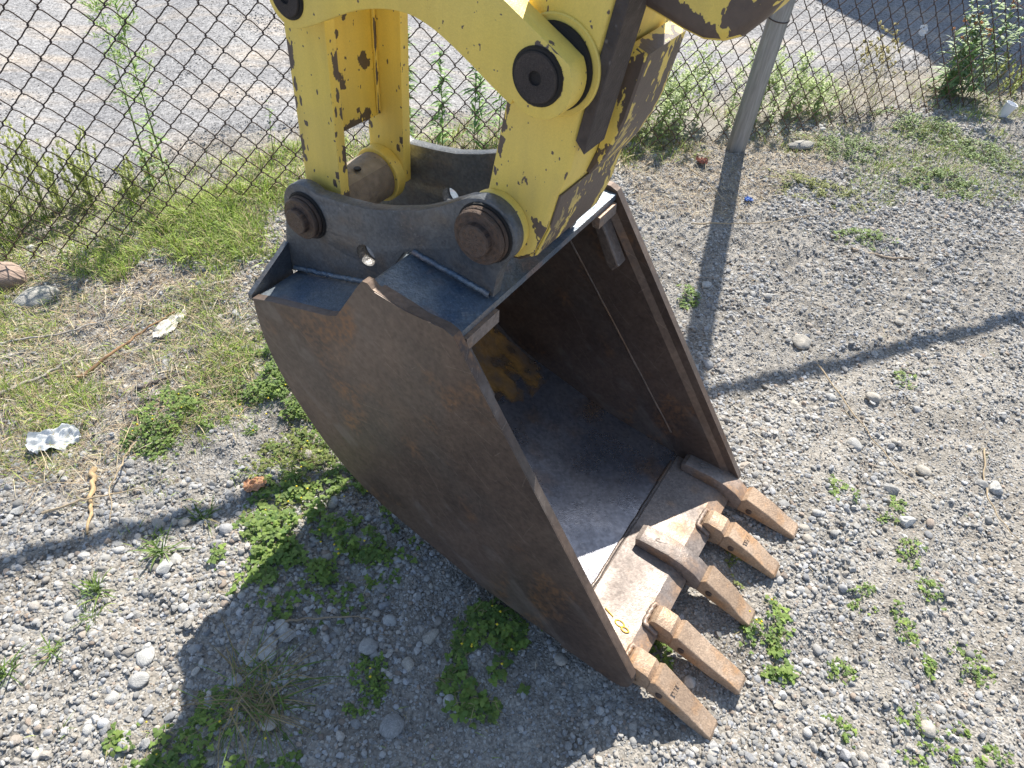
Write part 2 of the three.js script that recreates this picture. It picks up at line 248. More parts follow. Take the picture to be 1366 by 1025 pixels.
// ------------------------------------------------------------------ chain-link fence
{
  const f = thing('chain_link_fence', 'rusty brown chain link fence of diamond mesh on a grey steel post', 'fence', [FO[0], 0, FO[1]], YAW);
  const s = 0.08428, v = 0.0927, y0 = 0.6564, r = 0.0021;
  const wireMat = std({ map: steelTex([0.060, 0.043, 0.036], [0.095, 0.062, 0.048], [0.2, 0.1, 0.05], 0.06, [0.2, 0.17, 0.15], 251), roughness: 0.75, metalness: 0.3 });
  function zig(ph, n0, n1, wob) {                       // knuckles at heights y0 + k v/2
    const pts = [];
    for (let k = n0; k <= n1; k++) {
      const right = ((k + ph) & 1) === 0, x = right ? s / 2 : 0, y = y0 + k * v / 2, sg = right ? -1 : 1;
      pts.push([x + sg * 0.0006, y - 0.0045, right ? 0.0022 : 0.0022], [x - sg * 0.0018, y, 0], [x + sg * 0.0006, y + 0.0045, -0.0022]);
      if (k < n1) for (const q of [0.3, 0.55, 0.8]) { const x2 = right ? 0 : s / 2; pts.push([mix(x, x2, q), y + v / 2 * q + (right ? wob * Math.sin(q * Math.PI) : 0), mix(-0.0022, 0.0022, q)]); }
    }
    return new THREE.TubeGeometry(new THREE.CatmullRomCurve3(pts.map(p => new THREE.Vector3(...p)), false, 'catmullrom', 0.3), pts.length * 2, r, 5);
  }
  const cache = {}; const top = Math.round((2.08 - y0) / (v / 2));
  const k0 = Math.floor(-1.6 / (s / 2)), k1 = Math.ceil(5.6 / (s / 2));
  for (let k = k0; k <= k1; k++) {
    const t = k * s / 2, [wx, wz] = fencePt(t), bot = Math.floor((lie(wx, wz) + 0.0 - y0) / (v / 2)), ph = ((k % 2) + 2) % 2, va = ((k % 3) + 3) % 3;
    const key = [ph, bot, va].join(); const g = cache[key] ??= zig(ph, bot, top, [0.0042, 0.0032, 0.0052][va]);
    const m = mesh('wire', g, wireMat, f); m.position.set(t, 0, 0.008 * Math.sin(t * 2.3) + 0.002 * Math.sin(t * 17)); m.rotation.z = 0.0025 * Math.sin(t * 1.7 + 1) + 0.0012 * Math.sin(t * 29);
  }
  const galv = std({ map: colourTex(512, (u, w) => { const a = fbm(u * 10, w * 10, 4, 261, 10), b = fbm(u * 60, w * 60, 2, 263, 60), c = fbm(u * 4, w * 4, 4, 266, 4); let q = mix3([0.27, 0.265, 0.25], [0.36, 0.35, 0.335], a); q = q.map(x => x * (0.8 + 0.4 * b)); q = q.map(x => x * (0.8 + 0.4 * fbm(u * 30, w * 2, 3, 268, 0))); return mix3(q, [0.24, 0.17, 0.115], clamp((c - 0.54) * 4) * 0.8); }), roughness: 0.62, metalness: 0.35, bumpMap: steelBump, bumpScale: 0.0006 });
  for (const t of [2.575, -1.25, 6.3]) {
    const g = new THREE.CylinderGeometry(0.042, 0.042, 2.5, 40, 1); g.translate(t, 0.87, 0.05);
    mesh('post', g, galv, f);
  }
  const rail = new THREE.CylinderGeometry(0.024, 0.024, 8.4, 24, 1); rail.rotateZ(Math.PI / 2); rail.translate(2.2, 2.10, 0.03); mesh('top_rail', rail, galv, f);
  for (const y of [0.55, 1.15, 1.75]) { const g = new THREE.TorusGeometry(0.0435, 0.0022, 6, 40); g.rotateX(Math.PI / 2 + 0.12); g.translate(2.575, y, 0.05); mesh('tie_wire', g, wireMat, f); }
}

// ------------------------------------------------------------------ the excavator bucket: local x = u (towards the teeth), y up, z = -w (w runs from the near to the far side plate)
const BO = [0.2911, 0, -0.5537], BT = -0.4948;
const bucket = thing('excavator_bucket', 'rusty brown excavator bucket with five teeth resting on the gravel', 'bucket', BO, BT);
const tap = v => 0.548 + 0.0877 * (0.729 - v);
{
  const back = new THREE.CatmullRomCurve3([[-0.89, 0.574], [-0.887, 0.51], [-0.87, 0.436], [-0.834, 0.362], [-0.787, 0.292], [-0.734, 0.232], [-0.66, 0.176], [-0.567, 0.140], [-0.48, 0.116], [-0.38, 0.088], [-0.28, 0.074], [-0.185, 0.064], [-0.1545, 0.061]].map(p => new THREE.Vector3(p[0], p[1], 0))).getPoints(44).map(p => [p.x, p.y]);
  const topPath = [[-0.436, 0.728], [-0.52, 0.731], [-0.600, 0.744], [-0.612, 0.736], [-0.66, 0.66], [-0.675, 0.642], [-0.70, 0.630], [-0.89, 0.574]];
  const outline = [[-0.892, 0.575], [-0.844, 0.592], [-0.70, 0.634], [-0.676, 0.646], [-0.621, 0.735], [-0.610, 0.750], [-0.600, 0.751], [-0.590, 0.743], [-0.526, 0.736], [-0.452, 0.740], [-0.436, 0.734], [-0.428, 0.722], [0.0, 0.102], [0.003, 0.085], [-0.001, 0.062], [-0.012, 0.050], [-0.03, 0.046], [-0.081, 0.050], [-0.142, 0.054], ...back.slice(0, -1).reverse()];
  const cutter = [[-0.428, 0.7215], [-0.436, 0.7335], [-0.452, 0.7395], [-0.526, 0.7355], [-0.585, 0.742], [-0.52, 0.586], [-0.178, 0.143], [-0.150, 0.0545], [-0.081, 0.0505], [-0.03, 0.0465], [-0.012, 0.0505], [-0.001, 0.0625], [0.003, 0.085], [0.0, 0.1015]];
  const back2 = p => { const k = sm(-0.60, -0.45, p[0]) * sm(0.045, 0.11, p[1]); const nearFront = clamp(1 - ((p[0] - (-0.432 + 0.432 * (0.729 - p[1]) / 0.649)) < -0.03 ? 1 : 0)); return [p[0] - 0.034 * nearFront * k, p[1] - 0.012 * nearFront * k]; };
  const cutIn = cutter.map(back2);
  for (const side of ['near', 'far']) {
    const wf = side === 'near' ? w => () => w : w => v => tap(v) - w, fl = side === 'far';
    mesh('side_plate', painted(loft([[outline, wf(0)], [outline, wf(0.016)]], fl), SR), M.side, bucket);
    const c = mesh('side_cutter', painted(loft([[cutter, wf(-0.002)], [cutter, wf(0.0065)], [cutIn, wf(0.023)]], fl), SR), M.side, bucket);
  }
  // shell strips between the plates
  function strip(path, t, w0, w1f, mat, name, nW = 1, sgn = 1) {
    const off = path.map((p, i) => { const a = path[Math.max(0, i - 1)], b = path[Math.min(path.length - 1, i + 1)], dx = b[0] - a[0], dy = b[1] - a[1], l = Math.hypot(dx, dy); return [p[0] - sgn * dy / l * t, p[1] + sgn * dx / l * t]; });
    const poly = [...path, ...off.reverse()];
    const g = loft([[poly, () => w0], [poly, w1f]], sgn > 0);
    return mesh(name, crease(boxUV(g), 0.5), mat, bucket);
  }
  const w1 = v => tap(v) - 0.0165;
  strip(topPath, 0.014, 0.0165, w1, M.blue, 'top_plate', 1, 1);
  const cut = back.findIndex(p => p[0] > -0.60);
  strip(back.slice(0, cut + 1), 0.014, 0.0165, w1, M.dark, 'back_plate', 1, 1);
  strip(back.slice(cut), 0.014, 0.0165, w1, M.floor, 'floor_plate', 1, 1);
  // old orange paint left on the inside of the back
  const stain = greyTex(256, (u, v) => { const e = Math.min(1, (1 - v) * 3.2, v * 8 + 0.4, u * 5, (1 - u) * 9); return sm(0.38, 0.60, fbm(u * 9, v * 9, 5, 243) * 0.75 + 0.42 * e - 0.02); });
  const orange = std({ alphaMap: stain, transparent: true, map: steelTex([0.44, 0.215, 0.05], [0.36, 0.17, 0.045], [0.13, 0.10, 0.08], 0.17, [0.2, 0.12, 0.06], 241), roughness: 0.6 });
  {
    const pos = [], idx = [], uv = [], K = 40, nI = 26;
    const at = f => { const x = f * (back.length - 1), i = Math.min(back.length - 2, Math.floor(x)), k = x - i, a = back[i], b = back[i + 1], dx = b[0] - a[0], dy = b[1] - a[1], l = Math.hypot(dx, dy); return [mix(a[0], b[0], k) - dy / l * 0.0156, mix(a[1], b[1], k) + dx / l * 0.0156]; };
    for (let k = 0; k <= K; k++) for (let i = 0; i <= nI; i++) {
      const end = 0.62, q = at(mix(0.12, end, i / nI)), w = mix(0.17 + 0.05 * vn(i * 0.7, 4, 79), tap(q[1]) - 0.0185 - 0.012 * vn(i * 0.8, 9, 78), k / K); pos.push(q[0], q[1], -w); uv.push(k / K, i / nI);
      if (k && i) { const A = (k - 1) * (nI + 1) + i - 1; idx.push(A, A + nI + 1, A + 1, A + 1, A + nI + 1, A + nI + 2); }
    }
    const g = new THREE.BufferGeometry(); g.setAttribute('position', new THREE.Float32BufferAttribute(pos, 3)); g.setAttribute('uv', new THREE.Float32BufferAttribute(uv, 2)); g.setIndex(idx); g.computeVertexNormals();
    const m = mesh('paint_remnant', g, orange, bucket); m.userData.label = 'patch of old orange paint inside the bucket';
  }
  // cutting edge
  const ce = [[-0.1535, 0.0545], [-0.1535, 0.0775], [-0.150, 0.0795], [-0.034, 0.0765], [0.003, 0.062], [0.004, 0.054], [-0.010, 0.0495], [-0.03, 0.0475]];
  mesh('cutting_edge', boxUV(loft([[ce, () => 0.0245], [ce, v => tap(v) - 0.0245]])), M.worn, bucket);
  // weld bead behind the cutting edge
  mesh('weld_bead', boxUV(tube(Array.from({ length: 30 }, (_, i) => [-0.157 + R(-0.0012, 0.0012), 0.0765, -(0.03 + i * 0.0182)]), 0.0045, 90, 6)), M.dark, bucket);
  // seam weld on the inner faces of the side plates
  for (const [w, fl] of [[0.0165, 0], [0, 1]]) { const pp = Array.from({ length: 24 }, (_, i) => { const k = i / 23, u = mix(-0.555, -0.186, k), v = mix(0.624, 0.146, k); return [u + R(-0.001, 0.001), v, -(fl ? tap(v) - 0.0185 : 0.0185)]; }); mesh('weld_bead', boxUV(tube(pp, 0.0036, 60, 5)), M.worn, bucket); }
  // lip bar under the top edge and end stiffener
  const lb = [[-0.436, 0.7135], [-0.429, 0.7135], [-0.4275, 0.690], [-0.441, 0.690], [-0.450, 0.7135]];
  mesh('lip_bar', boxUV(loft([[lb, () => 0.024], [lb, () => 0.112]])), M.worn, bucket);
  mesh('lip_bar', boxUV(loft([[lb, () => 0.455], [lb, v => tap(v) - 0.024]])), M.worn, bucket);
  const st = new THREE.Shape(); const sp = [[-0.565, 0.700], [-0.462, 0.716], [-0.385, 0.600], [-0.398, 0.583], [-0.413, 0.592], [-0.470, 0.690], [-0.562, 0.676]];
  mesh('stiffener', boxUV(plate(sp, 0.494, 0.528, 0.004, [], 2)), M.dark, bucket);
  mesh('stiffener', boxUV(plate(sp, 0.024, 0.05, 0.004, [], 2)), M.dark, bucket);
  // front face strip of the top plate
  // ears
  const arc = (cx, cy, r, a0, a1, n) => Array.from({ length: n + 1 }, (_, i) => { const a = mix(a0, a1, i / n); return [cx + r * Math.cos(a), cy + r * Math.sin(a)]; });
  const D = Math.PI / 180;
  const ear = [[-0.897, 0.572], [-0.905, 0.60], [-0.903, 0.64], [-0.893, 0.69], ...arc(-0.832, 0.724, 0.058, 165 * D, 62 * D, 9), [-0.787, 0.7775], [-0.74, 0.784], [-0.692, 0.793], [-0.641, 0.81], [-0.581, 0.835], [-0.55, 0.853], [-0.52, 0.8735], [-0.495, 0.890], ...arc(-0.461, 0.846, 0.053, 118 * D, -48 * D, 14), [-0.4345, 0.78], [-0.440, 0.7365], [-0.52, 0.739], [-0.600, 0.750], [-0.617, 0.740], [-0.664, 0.664], [-0.69, 0.640], [-0.70, 0.6375], [-0.885, 0.5825]];
  for (const [a, b] of [[0.107, 0.131], [0.352, 0.376]]) {
    const e = mesh('mounting_ear', crease(boxUV(plate(ear, a, b, 0.003, [[-0.701, 0.698, 0.0235], [-0.832, 0.724, 0.024], [-0.461, 0.846, 0.027]], 2)), 0.6), M.ear, bucket);
    // bosses welded round the pin holes, on the outer side
    for (const [x, y] of [[-0.832, 0.724], [-0.461, 0.846]]) mesh('boss', ring(x, y, a < 0.2 ? 0.1035 : 0.3765, a < 0.2 ? 0.1068 : 0.380, 0.029, x < -0.6 ? 0.044 : 0.048), M.grease, e);
    const bead = []; for (let i = 0; i <= 40; i++) { const k = i / 40; bead.push([mix(-0.596, -0.445, k) + R(-0.002, 0.002), mix(0.754, 0.741, k) + R(-0.001, 0.001), -(a < 0.2 ? 0.105 : 0.379)]); }
    mesh('weld_bead', boxUV(tube(bead, 0.0052, 80, 6)), M.blue, e);
    const bead2 = []; for (let i = 0; i <= 40; i++) { const k = i / 40; bead2.push([mix(-0.885, -0.70, k) + R(-0.002, 0.002), mix(0.587, 0.641, k) + R(-0.001, 0.001), -(a < 0.2 ? 0.105 : 0.379)]); }
    mesh('weld_bead', boxUV(tube(bead2, 0.005, 80, 6)), M.blue, e);
  }
  // triangular gussets at the back edge, from the plate corners up to the ears
  for (const [wa, wb] of [[0.003, 0.1065], [0.545, 0.3765]]) {
    const g = new THREE.BufferGeometry(), q = []; for (const u of [-0.906, -0.896]) q.push([u, 0.566, -wa], [u, 0.566, -wb], [u, 0.640, -wb], [u, 0.578, -wa]);
    const F = [[0, 1, 2], [0, 2, 3], [4, 6, 5], [4, 7, 6], [3, 2, 6], [3, 6, 7], [0, 3, 7], [0, 7, 4], [1, 5, 6], [1, 6, 2]], pos = []; F.forEach(t => t.forEach(i => pos.push(...q[i])));
    g.setAttribute('position', new THREE.Float32BufferAttribute(pos, 3)); g.computeVertexNormals(); mesh('gusset', boxUV(g), M.ear, bucket);
  }
  // pins with collars
  for (const [x, y, r, rc] of [[-0.832, 0.724, 0.0225, 0.037], [-0.461, 0.846, 0.0255, 0.0425]]) {
    const p = mesh('pin', cyl(x, y, 0.076, 0.41, r), M.pin, bucket);
    mesh('collar', ring(x, y, 0.087, 0.0955, r, rc), M.pin, p);
    mesh('washer', ring(x, y, 0.0965, 0.1030, r, rc + 0.002), M.pin, p);
    mesh('collar', ring(x, y, 0.384, 0.40, r, rc), M.pin, p);
  }
  // teeth and their adapters
  const font = await new FontLoader().loadAsync('fonts/droid/droid_sans_bold.typeface.json');
  const prismBox = (pts, w0, w1, b = 0.003) => crease(boxUV(plate(pts, w0, w1, b, [], 2)), 0.4);
  const T = [[0.045, 0.176, 0, 0.0], [0.153, 0.190, 0, 0.018], [0.306, 0.160, 1, 0.015], [0.443, 0.165, 0, 0.034], [0.566, 0.170, 1, 0.042]];
  T.forEach(([wc, tip, strap, lift], i) => {
    const A = (strap
      ? [[-0.128, 0.0955], [-0.132, 0.116], [-0.122, 0.122], [-0.055, 0.124], [-0.018, 0.119], [0.012, 0.109], [0.032, 0.095], [0.036, 0.050], [0.0, 0.042], [-0.025, 0.047], [0.0045, 0.056], [0.005, 0.073], [-0.033, 0.0915]].map(p => [p[0], p[1] - (p[1] > 0.06 ? 0.0155 : 0.003)])
      : [[-0.026, 0.089], [-0.021, 0.106], [-0.012, 0.112], [0.022, 0.108], [0.031, 0.099], [0.036, 0.050], [-0.01, 0.036], [-0.06, 0.040], [-0.06, 0.047], [-0.02, 0.047], [0.005, 0.055], [0.005, 0.072]].map(p => [p[0], p[1] - (p[1] > 0.06 ? 0.013 : 0.003)]));
    const tooth = new THREE.Group(); tooth.name = 'tooth'; bucket.add(tooth);
    const hw = strap ? 0.0235 : 0.0225;
    mesh('adapter', prismBox(A, wc - hw, wc + hw), strap ? M.worn : M.tooth, tooth);
    // digging point, tapering towards the tip
    const dz = tip - 0.178, P = [[0.030, 0.047], [0.031, 0.084], [0.040, 0.092], [0.048, 0.0875], [0.10, 0.0575], [0.15 + dz, 0.0285], [0.176 + dz, 0.013], [0.181 + dz, 0.004], [0.176 + dz, -0.004], [0.13, 0.010], [0.08, 0.029]];
    let g = plate(P, -0.025, 0.025, 0.0025, [], 2); const p = g.attributes.position;
    for (let k = 0; k < p.count; k++) { const q = clamp((p.getX(k) - 0.03) / 0.15); p.setZ(k, p.getZ(k) * mix(1.0, 0.80, q) - wc); p.setY(k, p.getY(k) + lift * q); }
    g.computeVertexNormals(); mesh('point', crease(boxUV(g), 0.35), M.tooth, tooth);
    mesh('retainer', crease(boxUV(cyl(0.056, 0.060, wc - 0.0275, wc + 0.0275, 0.007, 0.007, 16, 0.001)), 0.6), M.pin, tooth);
    if (!strap) { const w = []; for (let k = 0; k <= 24; k++) { const a = k / 24; const q = a < 0.3 ? [mix(0.0, -0.03, a / 0.3), wc - 0.026] : a < 0.7 ? [-0.031 + R(-0.001, 0.001), wc + mix(-0.026, 0.026, (a - 0.3) / 0.4)] : [mix(-0.03, 0.0, (a - 0.7) / 0.3), wc + 0.026]; w.push([q[0], 0.0785 - 0.012 * sm(-0.03, 0.004, q[0]) + R(-0.0004, 0.0006), -q[1]]); } mesh('weld_bead', boxUV(tube(w, 0.0058, 60, 7)), M.worn, tooth); }
    if (i === 0 || i === 3) {
      const tg = new TextGeometry(i === 0 ? 'ITR' : 'III', { font, size: 0.012, depth: 0.0012, curveSegments: 2 }); tg.computeBoundingBox(); const bw = tg.boundingBox.max.x; tg.translate(-bw / 2, 0, 0);
      tg.rotateZ(Math.PI / 2); tg.rotateX(-Math.PI / 2); tg.rotateZ(-0.62); tg.translate(0.082, 0.0725 + lift * 0.35, -wc); mesh('lettering', boxUV(tg), M.tooth, tooth);
    }
    if (strap) {
      const q = []; for (let k = 0; k <= 16; k++) { const a = k / 16 * Math.PI * 2; q.push([-0.085 - 0.012 * Math.sin(a * 1.0) * (k < 8 ? 1 : 1) + k * 0.0014, 0.1075, -(wc + 0.004 * Math.cos(a * 1.5))]); }
      mesh('cast_mark', boxUV(tube(q, 0.0012, 40, 5)), M.worn, tooth);
    }
  });
  // yellow paint-pen figure on the cutting edge
  const ym = std({ color: rgb(0.62, 0.40, 0.06), roughness: 0.8 });
  for (const [du, dw, r] of [[-0.072, 0.098, 0.008], [-0.057, 0.092, 0.0065]]) { const g = new THREE.TorusGeometry(r, 0.0016, 5, 22); g.rotateX(Math.PI / 2); g.scale(1.2, 0.35, 0.75); g.translate(du, 0.0785, -dw); const m = mesh('paint_mark', g, ym, bucket); m.userData.label = 'hand drawn yellow figure on the cutting edge'; }
  { const g = tube([[-0.112, 0.0795, -0.110], [-0.10, 0.0790, -0.106], [-0.09, 0.0787, -0.103]], 0.0014, 12, 5); mesh('paint_mark', g, ym, bucket); }
}

// ------------------------------------------------------------------ the excavator arm with its two links
const arm = thing('excavator', 'chipped yellow excavator arm with curved guide link and pinned bucket link', 'excavator', BO, BT);
{
  // stick
  const body = [[-0.512, 0.85], [-0.487, 0.89], [-0.466, 1.034], [-0.447, 1.153], [-0.395, 1.50], [-0.335, 1.95], [-0.175, 1.95], [-0.285, 1.50], [-0.334, 1.18], [-0.346, 1.10], [-0.355, 1.02], [-0.360, 0.965], [-0.372, 0.922], [-0.382, 0.864], [-0.398, 0.815], [-0.425, 0.795], [-0.47, 0.787], [-0.505, 0.81]];
  const rect = [-0.55, 0.75, -0.15, 1.25];
  const front = [[-0.334, 1.18], [-0.355, 1.02], [-0.360, 0.965], [-0.372, 0.922], [-0.382, 0.864], [-0.398, 0.815], [-0.43, 0.795]];
  const tex = paintTex(rect, [front.slice(2), [[-0.46, 1.03], [-0.468, 0.95]]], { n: 768, edgeW: 0.010, edgeAmt: 0.46, amt: -0.15, sd: 401, spots: [[-0.392, 0.86, 0.01, 1], [-0.402, 0.872, 0.007, 1], [-0.468, 0.995, 0.004, 3], [-0.47, 0.965, 0.004, 4], [-0.475, 0.925, 0.003, 2]] });
  const stick = mesh('stick', crease(painted(plate(body, 0.145, 0.342, 0.008, [], 3), rect, tex), 0.7), paintMat(tex), arm);
  // bottom end boss and pivot boss for the guide link
  const pt = paintTex([-0.1, -0.1, 0.1, 0.1], [], { n: 256, amt: -0.1, sd: 411 }), pm = paintMat(pt);
  const ub = (g, x, y) => painted(g, [x - 0.1, y - 0.1, x + 0.1, y + 0.1]);
  mesh('boss', ub(ring(-0.461, 0.846, 0.1315, 0.1455, 0.03, 0.052), -0.461, 0.846), pm, stick);
  mesh('boss', ub(ring(-0.397, 1.091, 0.1405, 0.1465, 0.03, 0.060), -0.397, 1.091), pm, stick);
  mesh('grease_ring', ring(-0.397, 1.091, 0.1365, 0.1403, 0.03, 0.052), M.grease, stick);
  // wear pad on the near half of the front, wear plate on the far half
  mesh('wear_pad', crease(boxUV(plate([[-0.3575, 1.008], [-0.343, 0.994], [-0.319, 1.18], [-0.273, 1.50], [-0.287, 1.50], [-0.335, 1.18]], 0.1445, 0.204, 0.0015, [], 1)), 0.4), M.padmat, arm);
  const wr = [0.1, 0.75, 0.4, 1.15], wtex = paintTex(wr, [], { n: 512, amt: 0.28, drag: 1, sd: 421, grime: 0.3 }), wm2 = paintMat(wtex);
  const wpl = [[-0.374, 0.928], [-0.364, 0.926], [-0.347, 0.957], [-0.334, 0.99], [-0.326, 1.02], [-0.314, 1.105], [-0.338, 1.112], [-0.3555, 1.02], [-0.3605, 0.965]];
  // uv of its front face runs over (z, y): shift into the texture
  const wg = painted(plate(wpl, 0.222, 0.345, 0.003, [], 1), [-0.4, 0.75, -0.1, 1.15]); mesh('wear_plate', crease(wg, 0.6), wm2, arm);
  const low = [[-0.3725, 0.922], [-0.3685, 0.9225], [-0.378, 0.864], [-0.394, 0.813], [-0.422, 0.792], [-0.44, 0.789], [-0.44, 0.791], [-0.424, 0.796], [-0.3975, 0.816], [-0.3815, 0.864]];
  mesh('wear_plate', crease(painted(plate(low, 0.150, 0.342, 0.001), [-0.4, 0.75, -0.1, 1.15]), 0.6), wm2, arm);
  // hook-shaped lug above the pad
  const bp = [[-0.345, 1.166], [-0.304, 1.157], [-0.271, 1.149], [-0.245, 1.145], [-0.222, 1.149], [-0.203, 1.159], [-0.186, 1.180], [-0.172, 1.206], [-0.150, 1.26], [-0.13, 1.36], [-0.20, 1.45], [-0.30, 1.46], [-0.33, 1.20]];
  const br = [-0.36, 1.10, -0.10, 1.36], btex = paintTex(br, [bp.slice(0, 9)], { n: 512, amt: 0.02, edgeW: 0.014, edgeAmt: 0.62, sd: 437, spots: [[-0.295, 1.172, 0.014, 0.8], [-0.275, 1.163, 0.014, 0.7], [-0.21, 1.18, 0.014, 1], [-0.30, 1.195, 0.01, 1]] });
  mesh('lug', crease(painted(plate(bp, 0.195, 0.30, 0.014, [], 4), br, btex), 0.8), paintMat(btex), arm);

  // guide link: curved plate
  const C1 = [-0.800, 1.085], C2 = [-0.397, 1.091];
  const D = Math.PI / 180, arcp = (c, r, a0, a1, n) => Array.from({ length: n + 1 }, (_, i) => { const a = mix(a0, a1, i / n) * D; return [c[0] + r * Math.cos(a), c[1] + r * Math.sin(a)]; });
  const low2 = new THREE.CatmullRomCurve3([[-0.784, 1.0465], [-0.752, 1.060], [-0.724, 1.074], [-0.669, 1.098], [-0.618, 1.1105], [-0.582, 1.1115], [-0.547, 1.103], [-0.501, 1.082], [-0.453, 1.0565], [-0.432, 1.0465]].map(p => new THREE.Vector3(...p, 0))).getPoints(36).map(p => [p.x, p.y]);
  const up2 = new THREE.CatmullRomCurve3([[-0.358, 1.1155], [-0.379, 1.1265], [-0.403, 1.138], [-0.425, 1.149], [-0.452, 1.162], [-0.52, 1.188], [-0.60, 1.203], [-0.68, 1.196], [-0.75, 1.165], [-0.795, 1.1265]].map(p => new THREE.Vector3(...p, 0))).getPoints(36).map(p => [p.x, p.y]);
  const gl = [...low2, ...arcp([-0.397, 1.088], 0.0475, -132, 30, 20), ...up2, ...arcp(C1, 0.0415, 95, 292, 16)];
  const grect = [-0.86, 1.03, -0.34, 1.22], gtex = paintTex(grect, [arcp([-0.397, 1.088], 0.0475, -120, 28, 12), up2.slice(0, 8), arcp([-0.397, 1.09], 0.0345, 0, 360, 20)], { n: 512, edgeW: 0.0032, edgeAmt: 0.5, amt: -0.16, sd: 451, grime: 0.05, spots: [[-0.402, 1.127, 0.004, 1], [-0.392, 1.122, 0.005, 0.8]] });
  const link = mesh('guide_link', crease(painted(plate(gl, 0.10, 0.136, 0.003, [], 2), grect, gtex), 0.7), paintMat(gtex), arm);
  for (const [c, r] of [[C1, 0.030], [[-0.397, 1.091], 0.0345]]) {
    const p = mesh('pin', cyl(c[0], c[1], 0.0965, 0.40, r, r, 40, 0.002), M.grease, link);
    mesh('pin_cap', ring(c[0], c[1], 0.0935, 0.0967, 0.0085, r * 0.86, 40, 0.0015), M.padmat, p);
  }
  // the same link on the far side of the stick
  const lk2 = mesh('guide_link', crease(painted(plate(gl, 0.352, 0.388, 0.003, [], 2), grect, gtex), 0.7), link.material, arm);

  // bucket link: two plates, a web and a boss tube
  const hp = [[-0.866, 0.745], [-0.866, 1.13], [-0.780, 1.13], [-0.7825, 0.90], [-0.784, 0.715], [-0.81, 0.692], [-0.84, 0.692]];
  const hr = [-0.90, 0.68, -0.76, 1.16];
  const hspots = [[-0.861, 0.985, 0.007, 2.4], [-0.862, 0.965, 0.0045, 2], [-0.858, 0.937, 0.003, 4], [-0.852, 0.912, 0.0022, 4], [-0.864, 0.905, 0.0045, 2], [-0.846, 0.875, 0.003, 1.6], [-0.862, 0.835, 0.006, 2], [-0.858, 0.81, 0.004, 2], [-0.85, 0.83, 0.0015, 4], [-0.788, 0.80, 0.004, 2], [-0.795, 0.785, 0.005, 1.5], [-0.842, 0.79, 0.002, 2], [-0.81, 0.79, 0.002, 1], [-0.845, 0.757, 0.010, 1], [-0.825, 0.75, 0.010, 1], [-0.80, 0.75, 0.009, 1], [-0.858, 0.753, 0.009, 1.2], [-0.82, 0.96, 0.0018, 1], [-0.83, 1.0, 0.0014, 1], [-0.812, 0.935, 0.0018, 2]];
  const htex = paintTex(hr, [[[-0.867, 0.74], [-0.867, 1.0]], [[-0.783, 0.72], [-0.782, 0.95], [-0.780, 1.04]]], { n: 1024, edgeW: 0.0020, edgeAmt: 0.6, amt: -0.14, sd: 463, spots: hspots, grime: 0.06 });
  const hm = paintMat(htex), HL = new THREE.Group(); HL.name = 'bucket_link'; arm.add(HL);
  mesh('link_plate', crease(painted(plate(hp, 0.1445, 0.1665, 0.0025, [], 2), hr, htex), 0.7), hm, HL);
  mesh('link_plate', crease(painted(plate(hp, 0.3130, 0.3350, 0.0025, [], 2), hr, htex), 0.7), hm, HL);
  const webr = [-0.32, 0.80, -0.16, 1.12], wtx = paintTex([0.16, 0.8, 0.32, 1.12], [[[0.16, 1.045], [0.32, 1.045]]], { n: 512, amt: -0.05, sd: 475, edgeW: 0.004, edgeAmt: 0.4, spots: [[0.222, 0.925, 0.007, 1.6], [0.226, 0.915, 0.007, 1], [0.245, 1.02, 0.004, 2.4], [0.273, 1.025, 0.003, 3], [0.28, 0.945, 0.008, 1.3], [0.286, 0.933, 0.008, 1], [0.26, 0.86, 0.005, 1], [0.225, 0.995, 0.003, 1.5], [0.283, 0.842, 0.012, 1.1], [0.245, 0.835, 0.02, 0.6], [0.2, 0.832, 0.02, 0.6]], grime: 0.5 });
  {
    const g = boxUV(plate([[-0.852, 0.835], [-0.852, 1.055], [-0.838, 1.055], [-0.838, 0.835]], 0.1668, 0.3128, 0.001)); const uv = g.attributes.uv, p = g.attributes.position;
    for (let i = 0; i < uv.count; i++) uv.setXY(i, (-p.getZ(i) - 0.16) / 0.16, (p.getY(i) - 0.80) / 0.32);
    mesh('web', g, paintMat(wtx), HL);
    for (const w of [0.170, 0.3095]) mesh('weld_bead', painted(tube(Array.from({ length: 24 }, (_, i) => [-0.835, 0.84 + i * 0.0093, -w + R(-0.0005, 0.0005)]), 0.0045, 60, 6), hr, htex), hm, HL);
  }
  const bx = -0.832, by = 0.724;
  mesh('boss_tube', boxUV(ring(bx, by, 0.1668, 0.290, 0.0285, 0.046)), std({ map: steelTex([0.20, 0.16, 0.125], [0.30, 0.25, 0.19], [0.42, 0.26, 0.10], 0.06, [0.1, 0.08, 0.07], 485), roughness: 0.75, bumpMap: steelBump, bumpScale: 0.002 }), HL);
  mesh('boss_collar', painted(ring(bx, by, 0.2902, 0.3128, 0.0285, 0.053), [bx - 0.1, by - 0.1, bx + 0.1, by + 0.1], pt), pm, HL);
  { const g = cyl(0, 0, 0, 0.004, 0.007, 0.007, 16, 0.001); g.rotateX(Math.PI / 2); g.translate(bx + 0.017, by + 0.0435, -0.222); g.translate(0, 0.002, 0); mesh('grease_nipple', g, M.grease, HL); }
}
